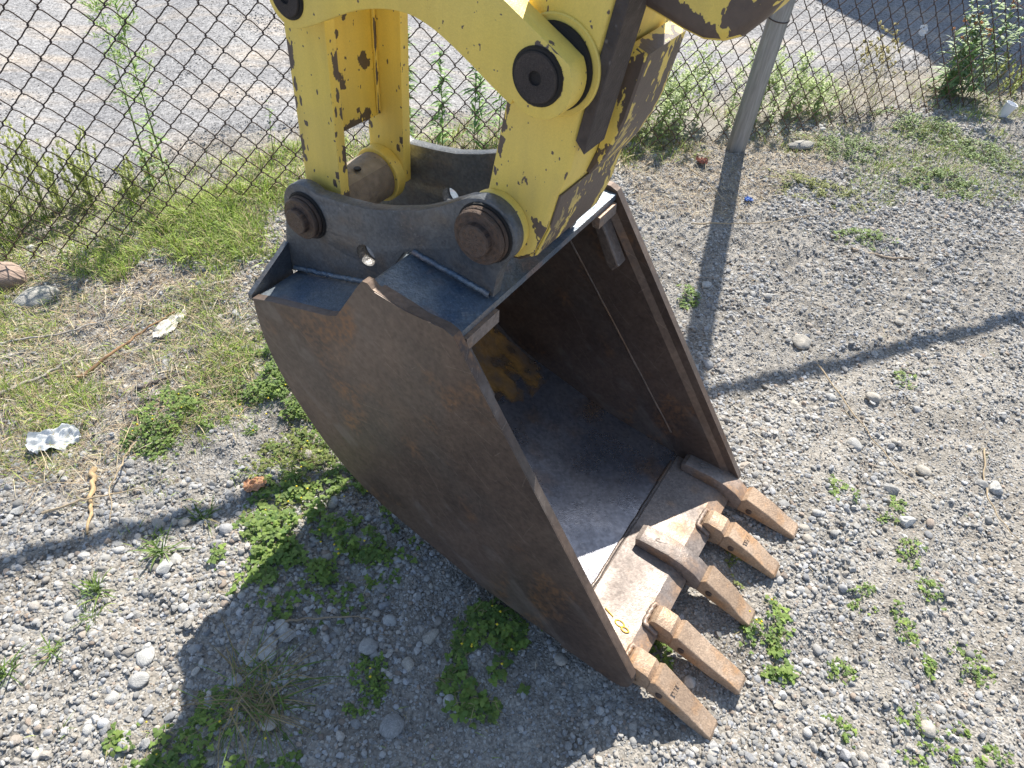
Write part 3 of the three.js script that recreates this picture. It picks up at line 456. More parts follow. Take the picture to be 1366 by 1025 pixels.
//@@VEG
// ------------------------------------------------------------------ gravel
const UP = new THREE.Vector3(0, 1, 0), mtx = new THREE.Matrix4(), qt = new THREE.Quaternion(), eu = new THREE.Euler(), vp = new THREE.Vector3(), vs = new THREE.Vector3();
const place = (x, y, z, rx, ry, rz, sx, sy, sz) => new THREE.Matrix4().compose(new THREE.Vector3(x, y, z), new THREE.Quaternion().setFromEuler(new THREE.Euler(rx, ry, rz, 'YXZ')), new THREE.Vector3(sx, sy, sz));
function inst(name, geo, mat, list, label, parent = scene) {
  const m = new THREE.InstancedMesh(geo, mat, list.length); m.name = name; m.castShadow = m.receiveShadow = true;
  const c = new THREE.Color(); list.forEach((o, i) => { m.setMatrixAt(i, o[0]); m.setColorAt(i, c.setRGB(...o[1])); });
  m.userData = { kind: 'stuff' }; if (label) m.userData.label = label; parent.add(m); return m;
}
function stoneGeo(sd, det, angular) {
  let g = new THREE.IcosahedronGeometry(1, det); g.deleteAttribute('uv'); g.deleteAttribute('normal'); g = mergeVertices(g, 1e-4);
  const p = g.attributes.position, v = new THREE.Vector3(), cuts = [];
  for (let i = 0; i < (angular ? 11 : 4); i++) { const a = new THREE.Vector3(hash(i, 1, sd) - 0.5, hash(i, 2, sd) - 0.5, hash(i, 3, sd) - 0.5).normalize(); cuts.push([a, (angular ? 0.5 : 0.62) + 0.28 * hash(i, 4, sd)]); }
  for (let i = 0; i < p.count; i++) {
    v.fromBufferAttribute(p, i); const k = 1 + (angular ? 0.20 : 0.10) * (vn(v.x * 2.2 + 7, v.y * 2.2 + v.z * 3.1 + 5, sd) - 0.5) * 2; v.multiplyScalar(k);
    for (const [a, d] of cuts) { const q = v.dot(a); if (q > d) v.addScaledVector(a, (d - q) * (angular ? 0.9 : 0.6)); }
    p.setXYZ(i, v.x, v.y, v.z);
  }
  g.computeVertexNormals(); if (angular) { g = g.toNonIndexed(); g = toCreasedNormals(g, 0.5); }
  g = g.index ? g.toNonIndexed() : g; const q = g.attributes.position, uv = new Float32Array(q.count * 2); for (let i = 0; i < q.count; i++) { uv[i * 2] = q.getX(i) * 0.5 + q.getY(i) * 0.2; uv[i * 2 + 1] = q.getZ(i) * 0.5 - q.getY(i) * 0.25; } g.setAttribute('uv', new THREE.BufferAttribute(uv, 2));
  return g;
}
const stoneTex = greyTex(256, (u, v) => 0.88 + 0.22 * (fbm(u * 8, v * 8, 5, 501, 8) - 0.5) + 0.20 * (vn(u * 60, v * 60, 503, 60) - 0.5)); stoneTex.colorSpace = THREE.SRGBColorSpace;
M.stone = std({ map: stoneTex, roughness: 0.93, bumpMap: stoneTex, bumpScale: 0.001 });
const stoneCol = () => { const k = 0.46 + 0.56 * Math.pow(rnd(), 1.0), h = rnd(); return h < 0.50 ? [0.63 * k, 0.615 * k, 0.59 * k] : h < 0.68 ? [0.58 * k, 0.585 * k, 0.60 * k] : h < 0.94 ? [0.63 * k, 0.585 * k, 0.525 * k] : [0.60 * k, 0.49 * k, 0.40 * k]; };
const GR = [[-2.35, -2.15], [-1.15, -2.55], [0.4, -3.2], [2.7, -4.2], [2.75, -2.6], [1.75, -0.9], [1.5, -0.1], [-1.2, -0.05], [-1.7, -0.8], [-2.3, -1.7]];
const inBed = (x, z) => inPoly(x, z, GR) && front(x, z) > -0.1;
const dryL = [[-1.9, -1.80], [-1.6, -1.92], [-0.80, -1.72], [-0.72, -1.39], [-0.70, -1.17], [-0.93, -1.05], [-0.95, -0.86], [-1.4, -1.0]];
const dryP = [[0.30, -2.85], [0.6, -3.03], [1.29, -3.25], [1.35, -2.95], [1.1, -2.78], [0.80, -2.42], [0.42, -2.40]];
// bare dirty patches (wheel tracks, heavy litter) carry less gravel
const bed = (x, z) => { const n = fbm(x * 2.6 + 3, z * 2.6 + 8, 3, 511); let k = sm(0.34, 0.58, n); if (inPoly(x, z, dryL)) k *= 0.45; if (inPoly(x, z, dryP)) k *= 0.12; const q = (x - 1.15) * 0.86 + (z + 1.3) * 0.5 + 0.05 * (fbm(x * 3, z * 3, 2, 513) - 0.5); k *= 1 - 0.9 * sm(0.7, 0.85, x) * sm(-2.5, -2.2, z) * Math.max(sm(0.10, 0.04, Math.abs(q - 0.02)), sm(0.12, 0.05, Math.abs(q - 0.36)), sm(0.07, 0.03, Math.abs(q + 0.22))); return k; };
const smallGeos = [1, 2, 3, 4].map(s => stoneGeo(520 + s, s === 2 ? 1 : 2, s !== 2)), bigGeos = [1, 2, 3, 4, 5, 6].map(s => { const g = stoneGeo(540 + s, 3, s % 2 === 0), u = g.attributes.uv; for (let i = 0; i < u.count; i++) u.setXY(i, u.getX(i) * 0.7, u.getY(i) * 0.7); return g; });
{
  const lists = smallGeos.map(() => []);
  const fill = (n, r0, r1, use) => {
    for (let i = 0; i < n; i++) {
      const x = R(-2.35, 2.75), z = R(-4.2, -0.05); if (!inBed(x, z)) continue;
      const k = bed(x, z); if (rnd() > use(k)) continue;
      const r = r0 * Math.pow(r1 / r0, Math.pow(rnd(), 1.6)), f = R(0.5, 0.85);
      lists[Math.floor(rnd() * 4)].push([place(x, gy(x, z) + r * R(-0.15, 0.4), z, R(-0.7, 0.7), R(0, 6.28), R(-0.5, 0.5), r * R(0.85, 1.3), r * f, r), stoneCol()]);
    }
  };
  fill(330000, 0.0018, 0.0040, k => 0.55 + 0.35 * (1 - k));
  fill(230000, 0.0038, 0.0068, k => 0.16 + 0.84 * k);
  fill(27000, 0.0068, 0.0110, k => 0.08 + 0.92 * k);
  lists.forEach((l, i) => inst(numbered('gravel'), smallGeos[i], M.stone, l, 'loose grey gravel stones covering the ground'));
  const YL = smallGeos.map(() => []); for (let i = 0; i < 90000; i++) { const x = R(-3.6, 4.0), z = R(-6.2, -2.1), d = front(x, z); if (d > -0.36 || x < -3.4 + (z + 4.2) * -0.4) continue; const r = 0.0022 * Math.pow(2.6, Math.pow(rnd(), 2)), k = rnd() < 0.35 ? R(0.08, 0.18) : R(0.25, 0.5); YL[Math.floor(rnd() * 4)].push([place(x, lie(x, z) + 0.018 + r * R(-0.3, 0.2), z, R(-0.5, 0.5), R(0, 6.28), R(-0.5, 0.5), r * R(0.9, 1.4), r * 0.6, r), [k, k * 0.99, k]]); }
  YL.forEach((l, i) => inst(numbered('yard_grit'), smallGeos[i], M.stone, l, 'fine loose grit on the pale yard'));
  // the largest stones, one by one
  const mats = [[0.46, 0.45, 0.43], [0.53, 0.52, 0.495], [0.42, 0.42, 0.425], [0.50, 0.46, 0.40], [0.35, 0.345, 0.335], [0.47, 0.41, 0.35]].map(c => std({ map: stoneTex, color: rgb(...c), roughness: 0.93, bumpMap: stoneTex, bumpScale: 0.0015 }));
  const put = (x, z, r, mi, gi, f = R(0.5, 0.75)) => { const m = mesh('stone', bigGeos[gi], mats[mi], ground); m.position.set(x, gy(x, z) + r * 0.14, z); m.rotation.set(R(-0.35, 0.35), R(0, 6.28), R(-0.35, 0.35)); m.scale.set(r * R(0.95, 1.35), r * f, r); };
  let n = 0;
  for (const [x, z, r, mi] of [[-0.155, -0.455, 0.023, 4], [-0.11, -0.635, 0.018, 3], [-0.145, -0.57, 0.013, 3], [-0.23, -0.60, 0.019, 0], [-0.05, -0.51, 0.015, 1], [-0.20, -0.66, 0.015, 1], [-0.42, -0.62, 0.018, 1], [-0.40, -0.60, 0.019, 0], [-0.43, -0.585, 0.016, 1], [-0.425, -0.56, 0.018, 1], [-0.45, -0.545, 0.015, 0], [0.90, -1.73, 0.030, 3], [1.06, -1.50, 0.020, 3], [1.02, -1.06, 0.022, 1], [0.95, -1.30, 0.021, 0], [1.32, -1.22, 0.024, 1], [1.02, -1.17, 0.024, 4], [-0.66, -0.53, 0.018, 1], [-0.70, -0.72, 0.019, 1], [0.43, -0.60, 0.012, 1], [0.475, -0.645, 0.015, 0]]) { put(x, z, r, mi, Math.floor(rnd() * 6)); n++; }
  while (n < 298) {
    const x = R(-1.5, 1.7), z = R(-2.6, -0.15); if (!inBed(x, z) || rnd() > 0.15 + 0.85 * bed(x, z)) continue;
    const dist = Math.hypot(x, z); if (rnd() > 1.5 - 0.45 * dist) continue;
    put(x, z, 0.0095 * Math.pow(1.9, Math.pow(rnd(), 2.6)), Math.floor(rnd() * 6), Math.floor(rnd() * 6)); n++;
  }
}

// ------------------------------------------------------------------ grass and litter
const leafMat = (o = {}) => phy({ vertexColors: true, roughness: 0.8, transmission: 0.5, thickness: 0, side: THREE.DoubleSide, ...o });
const grassMat = phy({ roughness: 0.75, transmission: 0.3, thickness: 0, side: THREE.DoubleSide });
const strawMat = std({ roughness: 0.9, side: THREE.DoubleSide });
function bladeGeo(bend, w = 0.03, n = 4) {
  const pos = [], idx = []; for (let i = 0; i <= n; i++) { const k = i / n, ww = w * (1 - k * k * 0.95) * (0.7 + 0.3 * Math.min(1, k * 5)); pos.push(-ww / 2, k * (1 - 0.35 * bend * k), bend * k * k * 0.8, ww / 2, k * (1 - 0.35 * bend * k), bend * k * k * 0.8); if (i) { const a = i * 2 - 2; idx.push(a, a + 1, a + 2, a + 1, a + 3, a + 2); } }
  const g = new THREE.BufferGeometry(); g.setAttribute('position', new THREE.Float32BufferAttribute(pos, 3)); g.setIndex(idx); g.computeVertexNormals(); return g;
}
const blades = [bladeGeo(0.25, 0.045), bladeGeo(0.6, 0.045), bladeGeo(1.0, 0.05)];
const grassCol = (dry) => { const k = R(0.6, 1.25), d = rnd() < dry ? 1 : 0; const c = d ? mix3([0.42, 0.33, 0.16], [0.52, 0.44, 0.24], rnd()) : mix3([0.17, 0.28, 0.03], [0.45, 0.57, 0.08], rnd()); return c.map(x => x * k); };
{
  const L = blades.map(() => []);
  const tuft = (x, z, n, h0, h1, spread, dry, wk = 1) => { for (let i = 0; i < n; i++) { const a = R(0, 6.28), r = spread * Math.sqrt(rnd()), px = x + r * Math.cos(a), pz = z + r * Math.sin(a), h = R(h0, h1); L[Math.floor(rnd() * 3)].push([place(px, gy(px, pz) - 0.004, pz, R(-0.05, 0.65), R(0, 6.28), R(-0.25, 0.25), h * R(0.8, 1.2) * wk, h, h), grassCol(dry)]); } };
  const area = (P, n, tn, h0, h1, sp, dry, dens) => { const xs = P.map(p => p[0]), zs = P.map(p => p[1]); const a = Math.min(...xs), b = Math.max(...xs), c = Math.min(...zs), d = Math.max(...zs); for (let i = 0; i < n; i++) { const x = R(a, b), z = R(c, d); if (!inPoly(x, z, P)) continue; const k = dens ? dens(x, z) : 1; if (rnd() > k) continue; const s = 0.6 + 0.5 * fbm(x * 5, z * 5, 2, 71); tuft(x, z, tn, h0 * s, h1 * s, sp, dry); } };
  const grassL = [[-2.3, -1.72], [-1.69, -1.88], [-1.39, -1.80], [-1.04, -1.66], [-0.80, -1.70], [-0.78, -2.2], [-0.92, -2.32], [-1.3, -2.22], [-1.75, -2.02], [-2.4, -1.85]];
  area(grassL, 5200, 9, 0.035, 0.085, 0.035, 0.22, (x, z) => sm(0.36, 0.56, fbm(x * 4, z * 4, 3, 601)) * (0.25 + 0.75 * sm(0.6, 0.3, front(x, z))));
  const gb = []; for (const [t, d] of [[-1.6, 0.05], [0.9, 0.05], [1.2, -0.02], [1.2, -0.36], [0.6, -0.30], [-0.2, -0.42], [-1.6, -0.5]]) gb.push(fencePt(t, d));
  area(gb, 3000, 9, 0.04, 0.10, 0.04, 0.25);
  const gc = []; for (const [t, d] of [[0.5, 0.12], [2.4, 0.10], [2.4, -0.35], [0.5, -0.35]]) gc.push(fencePt(t, d));
  area(gc, 1700, 9, 0.03, 0.09, 0.04, 0.35);
  const gd = []; for (const [t, d] of [[2.7, 0.06], [3.6, 0.16], [5.4, 0.22], [5.4, -0.35], [2.6, -0.35]]) gd.push(fencePt(t, d));
  area(gd, 1600, 8, 0.03, 0.075, 0.05, 0.35, (x, z) => 0.25 + 0.75 * sm(0.4, 0.6, fbm(x * 3, z * 3, 2, 607)));
  area(dryL, 5200, 7, 0.02, 0.06, 0.045, 0.35, (x, z) => sm(0.35, 0.6, fbm(x * 5, z * 5, 3, 611)));
  area([[-1.6, -1.2], [-0.75, -1.1], [-0.5, -0.9], [-0.55, -0.35], [-1.1, -0.3]], 42, 7, 0.02, 0.05, 0.03, 0.3);
  const ge = []; for (const [t, d] of [[2.75, 0.55], [3.4, 0.75], [4.4, 0.75], [5.2, 0.6], [5.3, 0.05], [2.7, 0.05]]) ge.push(fencePt(t, d));
  area(ge, 5200, 8, 0.025, 0.055, 0.035, 0.3, (x, z) => sm(0.50, 0.62, fbm(x * 3.4, z * 3.4, 3, 617)));
  area(GR, 2300, 5, 0.012, 0.032, 0.03, 0.4, (x, z) => (x < 0.2 ? 1 : 0.35) * sm(0.5, 0.66, fbm(x * 4.4, z * 4.4, 3, 619)));
  area([[-0.85, -1.75], [-0.35, -1.6], [-0.45, -1.0], [-0.9, -0.9]], 900, 6, 0.02, 0.05, 0.03, 0.4, (x, z) => sm(0.42, 0.6, fbm(x * 6, z * 6, 3, 623)));
  L.forEach((l, i) => inst(numbered('grass'), blades[i], grassMat, l, 'short green and yellowing grass growing along the fence'));
  // straw and dead stems
  const SL = [[], []], sg = [bladeGeo(0.15, 0.02, 3), bladeGeo(0.9, 0.028, 4)];
  const litter = (P, n, h0, h1, col) => { const xs = P.map(p => p[0]), zs = P.map(p => p[1]); for (let i = 0; i < n; i++) { const x = R(Math.min(...xs), Math.max(...xs)), z = R(Math.min(...zs), Math.max(...zs)); if (!inPoly(x, z, P)) continue; const h = R(h0, h1) * (0.5 + rnd()), k = R(0.5, 1.15); SL[rnd() < 0.5 ? 0 : 1].push([place(x, gy(x, z) + R(0.001, 0.012), z, R(1.15, 1.62), R(0, 6.28), R(-0.6, 0.6), h * R(0.6, 1.3), h, h), col().map(v => v * k)]); } };
  const tan = () => pick([[0.58, 0.48, 0.31], [0.48, 0.37, 0.23], [0.36, 0.26, 0.165], [0.62, 0.54, 0.39], [0.28, 0.20, 0.135]]);
  litter(dryL, 13000, 0.02, 0.08, tan); litter(dryP, 11000, 0.02, 0.06, tan);
  litter(grassL, 7000, 0.02, 0.06, tan); litter(gb, 5000, 0.03, 0.08, tan); litter(gc, 6000, 0.03, 0.09, tan); litter(gd, 7000, 0.03, 0.08, tan);
  litter([[0.35, -2.5], [1.0, -2.4], [2.3, -3.3], [2.2, -3.0], [1.2, -2.2], [0.6, -1.9]], 900, 0.03, 0.07, tan);
  litter(GR, 1100, 0.02, 0.06, tan);
  SL.forEach((l, i) => inst(numbered('straw'), sg[i], strawMat, l, 'dead straw and plant litter scattered over the dirt'));
}

// ------------------------------------------------------------------ plants
class Foliage {
  constructor() { this.p = []; this.c = []; this.i = []; }
  leaf(o, dir, side, len, wid, col, droop = 0.2, n = 3) {           // o base, dir and side unit vectors
    const b = this.p.length / 3, up = new THREE.Vector3().crossVectors(side, dir);
    for (let i = 0; i <= n; i++) { const k = i / n, w = wid * Math.sin(Math.PI * (0.08 + 0.92 * Math.pow(k, 0.8))) * 0.5 + wid * 0.02; const c = o.clone().addScaledVector(dir, len * k); c.y -= droop * len * k * k; c.addScaledVector(up, 0); for (const s of [-1, 1]) { this.p.push(c.x + side.x * w * s, c.y + side.y * w * s + w * 0.25, c.z + side.z * w * s); this.c.push(...col); } if (i) { const a = b + i * 2 - 2; this.i.push(a, a + 1, a + 2, a + 1, a + 3, a + 2); } }
  }
  rod(a, b, r0, r1, col) { const d = b.clone().sub(a).normalize(), s = new THREE.Vector3(d.z, 0.01, -d.x + 0.01).normalize(), t = new THREE.Vector3().crossVectors(d, s), base = this.p.length / 3; for (const [q, r] of [[a, r0], [b, r1]]) for (let k = 0; k < 4; k++) { const an = k * Math.PI / 2; this.p.push(q.x + r * (s.x * Math.cos(an) + t.x * Math.sin(an)), q.y + r * (s.y * Math.cos(an) + t.y * Math.sin(an)), q.z + r * (s.z * Math.cos(an) + t.z * Math.sin(an))); this.c.push(...col); } for (let k = 0; k < 4; k++) { const n = (k + 1) % 4; this.i.push(base + k, base + n, base + 4 + k, base + n, base + 4 + n, base + 4 + k); } }
  dot(o, r, col) { const b = this.p.length / 3; for (const d of [[1, 0, 0], [-1, 0, 0], [0, 1, 0], [0, -1, 0], [0, 0, 1], [0, 0, -1]]) { this.p.push(o.x + d[0] * r, o.y + d[1] * r, o.z + d[2] * r); this.c.push(...col); } for (const t of [[0, 2, 4], [2, 1, 4], [1, 3, 4], [3, 0, 4], [2, 0, 5], [1, 2, 5], [3, 1, 5], [0, 3, 5]]) this.i.push(...t.map(k => k + b)); }
  geo() { const g = new THREE.BufferGeometry(); g.setAttribute('position', new THREE.Float32BufferAttribute(this.p, 3)); g.setAttribute('color', new THREE.Float32BufferAttribute(this.c, 3)); g.setIndex(this.i); g.computeVertexNormals(); return g; }
}
const V = (x, y, z) => new THREE.Vector3(x, y, z);
const LM = leafMat(), SMt = std({ vertexColors: true, roughness: 0.8 });
const dirOf = (a, e) => V(Math.cos(a) * Math.cos(e), Math.sin(e), Math.sin(a) * Math.cos(e));
const sideOf = d => V(-d.z, 0, d.x).normalize();
const vary = (c, k = 0.3) => { const q = 1 + R(-k, k); return c.map(x => x * q); };
function finish(t, F, S, Fl) { for (const q of [S ?? []].flat()) if (q.p.length) { const m = mesh('stem', q.geo(), SMt, t); if (!Array.isArray(S) || S.length > 4) m.userData.kind = 'stuff'; } const f = mesh('foliage', F.geo(), LM, t); f.userData.kind = 'stuff'; if (Fl && Fl.p.length) { const m = mesh('flowers', Fl.geo(), SMt, t); m.userData.kind = 'stuff'; } }
// low clover-like mat: three round leaflets on each stalk
function clover(label, x, z, rx, rz, n, h, o = {}) {
  const { col = [0.10, 0.19, 0.028], col2 = [0.27, 0.38, 0.058], size = 0.008, flowers = 0, turn = 0, group } = o;
  const t = thing('clover_plant', label, 'plant', [x, gy(x, z), z], 0, group), F = new Foliage(), S = new Foliage(), Fl = new Foliage(), y0 = gy(x, z);
  let i = 0; n *= 1.55;
  while (i < n) {                                       // runners creeping outwards, a leaf on a stalk at every node
    let a = R(0, 6.28), r0 = 0.95 * rnd(), ex = rx * r0 * Math.cos(a), ez = rz * r0 * Math.sin(a); a += R(-0.9, 0.9); const nodes = 3 + Math.floor(rnd() * 11), step = size * R(0.9, 1.5), hk = R(0.35, 1.15);
    for (let j = 0; j < nodes && i < n; j++, i++) {
      ex += Math.cos(a) * step; ez += Math.sin(a) * step; a += R(-0.45, 0.45);
      const rr = Math.hypot(ex / rx, ez / rz); if (rr > 1.6) break; if (fbm((x + ex) * 22, (z + ez) * 22, 2, 83) < 0.43) continue;
      const lx = ex * Math.cos(turn) - ez * Math.sin(turn), lz = ex * Math.sin(turn) + ez * Math.cos(turn);
      const hy = gy(x + lx, z + lz) - y0, hh = hy + h * Math.max(0.12, 1 - rr * 0.75) * R(0.3, 1.1) * hk + 0.003, q = 1 - 0.5 * rnd() * rnd(), c = vary(mix3(col, col2, rnd()), 0.3), top = V(lx + R(-1, 1) * size * 0.6, hh, lz + R(-1, 1) * size * 0.6), s = size * R(0.45, 1.1) * q, tw = R(0, 6.28);
      if (rnd() < 0.5) S.rod(V(lx, hy - 0.003, lz), top, 0.0007, 0.0005, vary([0.14, 0.18, 0.06]));
      const tilt = R(-0.5, 0.5); for (let k = 0; k < 3; k++) { const d = dirOf(tw + k * 2.09 + R(-0.2, 0.2), tilt + R(-0.35, 0.55)); F.leaf(top, d, sideOf(d), s, s * 0.8, c, 0.15, 3); }
      if (rnd() < 0.3) { const d = dirOf(R(0, 6.28), R(0.1, 1.2)); F.leaf(V(lx, hy, lz), d, sideOf(d), size * R(1.5, 3.5), size * 0.14, vary([0.36, 0.3, 0.14]), 0.3, 3); }
    }
  }
  for (let i = 0; i < flowers; i++) { const a = R(0, 6.28), r = Math.sqrt(rnd()), lx = rx * r * Math.cos(a), lz = rz * r * Math.sin(a); Fl.dot(V(lx, gy(x + lx, z + lz) - y0 + h * R(0.7, 1.2), lz), R(0.0022, 0.0036), [0.72, 0.55, 0.03]); }
  finish(t, F, S, Fl); return t;
}
// upright weed: stem with leaves all the way up, side sprays near the top
function weed(name, label, x, z, H, stems, o = {}) {
  const { leafLen = 0.05, leafW = 0.008, nl = 50, spread = 0.05, lean = 0.12, col = [0.10, 0.20, 0.035], col2 = [0.20, 0.31, 0.05], spray = 0, sprayLen = 0.09, bare = 0.05, elev = [0.2, 0.9], stemCol = [0.13, 0.17, 0.06], sr = 0.0026, heads = 0, headCol = [0.4, 0.3, 0.12], group, droop = 0.35 } = o;
  const y0 = gy(x, z), t = thing(name, label, 'plant', [x, y0, z], 0, group), F = new Foliage(), Fl = new Foliage();
  const SS = []; for (let s = 0; s < stems; s++) {
    const S = stems <= 4 || !SS.length ? new Foliage() : SS[0]; if (stems <= 4 || !SS.length) SS.push(S);
    const a0 = R(0, 6.28), r0 = spread * Math.sqrt(rnd()) * (stems > 1 ? 1 : 0), h = H * R(stems > 2 ? 0.55 : 0.9, 1.0), la = R(0, 6.28), ln = lean * R(0.3, 1) * h;
    const at = k => V(r0 * Math.cos(a0) + Math.cos(la) * ln * k * k, h * k, r0 * Math.sin(a0) + Math.sin(la) * ln * k * k);
    for (let i = 0; i < 7; i++) S.rod(at(i / 7), at((i + 1) / 7), sr * (1 - i / 8), sr * (1 - (i + 1) / 8), stemCol);
    for (let i = 0; i < nl; i++) {
      const k = bare + (1 - bare) * Math.pow(rnd(), 0.9), a = R(0, 6.28), d = dirOf(a, R(...elev)), L = leafLen * R(0.55, 1.15) * (1 - 0.5 * k * k), c = vary(mix3(col, col2, rnd()), 0.3);
      F.leaf(at(k), d, sideOf(d), L, leafW * R(0.7, 1.2), c, droop, 3);
    }
    for (let i = 0; i < spray; i++) {
      const k = R(0.45, 1.0), a = R(0, 6.28), d = dirOf(a, R(0.3, 0.9)), L = sprayLen * R(0.5, 1.1) * (1.25 - 0.7 * k), b = at(k), e = b.clone().addScaledVector(d, L); S.rod(b, e, 0.0010, 0.0005, col2);
      for (let j = 0; j < 13; j++) { const q = b.clone().lerp(e, R(0.25, 1)), d2 = dirOf(a + R(-1.3, 1.3), R(-0.2, 1.0)); F.leaf(q, d2, sideOf(d2), R(0.012, 0.026), 0.0055, vary(col2, 0.35), 0.1, 2); }
    }
    for (let i = 0; i < heads; i++) { const k = R(0.75, 1.0), d = dirOf(R(0, 6.28), R(0.3, 1.1)), e = at(k).addScaledVector(d, R(0.02, 0.07)); S.rod(at(k), e, 0.0009, 0.0006, headCol); for (let j = 0; j < 7; j++) Fl.dot(e.clone().add(V(R(-1, 1), R(-1, 1), R(-1, 1)).multiplyScalar(0.006)), R(0.003, 0.006), vary(headCol, 0.35)); }
  }
  finish(t, F, stems <= 4 ? SS : SS[0], Fl); return t;
}
clover('large bright green clover patch against the curved back of the bucket', -0.60, -1.28, 0.13, 0.23, 2300, 0.055, { flowers: 10, turn: -0.5 });
clover('round clover clump between the straw litter and the bright clover patch', -0.89, -1.15, 0.12, 0.10, 800, 0.055, { flowers: 8 });
clover('dark leafy clover mound shaded behind the bucket heel', -0.40, -0.86, 0.15, 0.15, 1500, 0.055, { flowers: 14, size: 0.012, turn: 0.5 });
clover('yellowing clover runner linking the bright patch to the shaded mound', -0.50, -1.03, 0.10, 0.13, 520, 0.035, { col: [0.15, 0.2, 0.03], col2: [0.27, 0.31, 0.05], flowers: 8 });
clover('leafy clover clump in the shade under the side plate of the bucket', 0.02, -0.605, 0.062, 0.085, 420, 0.05, { size: 0.014, flowers: 7, turn: 0.3 });
clover('thin clover strand under the bottom edge of the bucket', 0.06, -0.71, 0.05, 0.05, 120, 0.03, { flowers: 3 });
clover('small dark feathery tuft in the bucket shadow beside loose pebbles', -0.22, -0.525, 0.028, 0.04, 220, 0.045, { size: 0.007, flowers: 2 });
clover('clover sprig with pale leaves at the edge of the bucket shadow', -0.585, -0.385, 0.05, 0.05, 130, 0.03, { size: 0.013, flowers: 3 });
clover('low clover mat beneath the dry grass tuft in the shadow', -0.46, -0.38, 0.10, 0.07, 420, 0.03, { size: 0.010, flowers: 4 });
clover('tiny clover sprig wedged between the two closest bucket teeth', 0.385, -0.655, 0.018, 0.028, 70, 0.03, { size: 0.010 });
clover('yellow green sprout between the middle bucket teeth', 0.575, -0.875, 0.025, 0.035, 70, 0.035, { col: [0.19, 0.24, 0.04], col2: [0.3, 0.33, 0.07], size: 0.008 });
clover('bright green weed at the buried tip of the middle tooth', 0.60, -0.745, 0.04, 0.05, 150, 0.04, { size: 0.010, flowers: 5 });
clover('second little weed trailing from the middle tooth towards the outer tooth tip', 0.625, -0.66, 0.022, 0.026, 60, 0.03, { size: 0.011 });
// sprouts in the open gravel
for (const [x, z, r, n] of [[0.87, -1.12, 0.03, 60], [0.985, -1.10, 0.04, 90], [1.01, -0.96, 0.032, 90], [1.02, -0.87, 0.026, 60], [0.85, -0.83, 0.028, 80], [0.895, -0.825, 0.026, 70], [0.915, -0.755, 0.02, 40], [1.06, -0.715, 0.032, 70], [0.72, -0.535, 0.026, 70], [0.885, -0.545, 0.038, 100], [1.00, -0.53, 0.036, 100], [0.76, -0.66, 0.02, 45], [0.955, -0.70, 0.015, 30], [1.19, -1.60, 0.034, 80]])
  clover('small green weed sprout growing through the open sunlit gravel', x, z, r, r * R(0.7, 1.1), n * 0.95, 0.026, { size: R(0.006, 0.009), group: 'weed sprouts in the open gravel' });
clover('lone green sprout in the pale gravel beside the post shadow', 0.53, -1.90, 0.04, 0.04, 120, 0.035);
clover('flat weed patch at the end of the fallen stick', 1.28, -2.39, 0.10, 0.04, 260, 0.035);
clover('wide green weed mat on the stones in front of the fence', 1.72, -2.88, 0.17, 0.09, 700, 0.045, { turn: 0.3 });
clover('yellow green moss-like weed clump next to the blue scrap', 1.17, -2.72, 0.19, 0.08, 800, 0.045, { col: [0.20, 0.24, 0.03], col2: [0.33, 0.35, 0.06], size: 0.007, turn: 0.3 });
clover('green weed mound to the right of the fence post in the dry litter', 1.40, -3.10, 0.14, 0.11, 700, 0.06, { turn: 0.3 });
clover('green weed mound running along the fence foot', 1.80, -3.38, 0.20, 0.12, 900, 0.06, { turn: 0.4 });
clover('green weed patch below the white cup', 2.02, -3.18, 0.15, 0.11, 650, 0.05, { turn: 0.4 });
// grass tufts that stand apart
function tuftThing(label, x, z, n, L, dry, o = {}) {
  const y0 = gy(x, z), t = thing('grass_tuft', label, 'grass tuft', [x, y0, z], 0, o.group), F = new Foliage();
  for (let i = 0; i < n; i++) { const d = dirOf(R(0, 6.28), R(...(o.elev ?? [0.5, 1.4]))), c = rnd() < dry ? vary([0.36, 0.28, 0.14]) : vary(mix3([0.09, 0.17, 0.02], [0.2, 0.3, 0.04], rnd())); F.leaf(V(R(-1, 1) * (o.off ?? 0.014), -0.003, R(-1, 1) * (o.off ?? 0.014)), d, sideOf(d), L * R(0.4, 1.1), L * R(0.03, 0.05) * (o.wk ?? 1), c, R(0.25, 0.6), 5); }
  finish(t, F);
}
for (const [x, z, n, L] of [[-0.82, -0.65, 46, 0.075], [-0.73, -0.755, 34, 0.08], [-0.68, -0.86, 40, 0.075], [-0.84, -0.52, 30, 0.06], [-0.90, -0.47, 34, 0.07], [-0.76, -0.80, 30, 0.06], [-0.80, -0.59, 22, 0.05]]) tuftThing('bright green grass tuft standing alone in the sunlit pebbles', x, z, n, L, 0.08, { group: 'grass tufts in the sunlit pebbles' });
tuftThing('sprawling half dry grass tuft with long blades in the bucket shadow', -0.425, -0.475, 260, 0.16, 0.6, { elev: [0.0, 0.75], wk: 0.3, off: 0.05 });
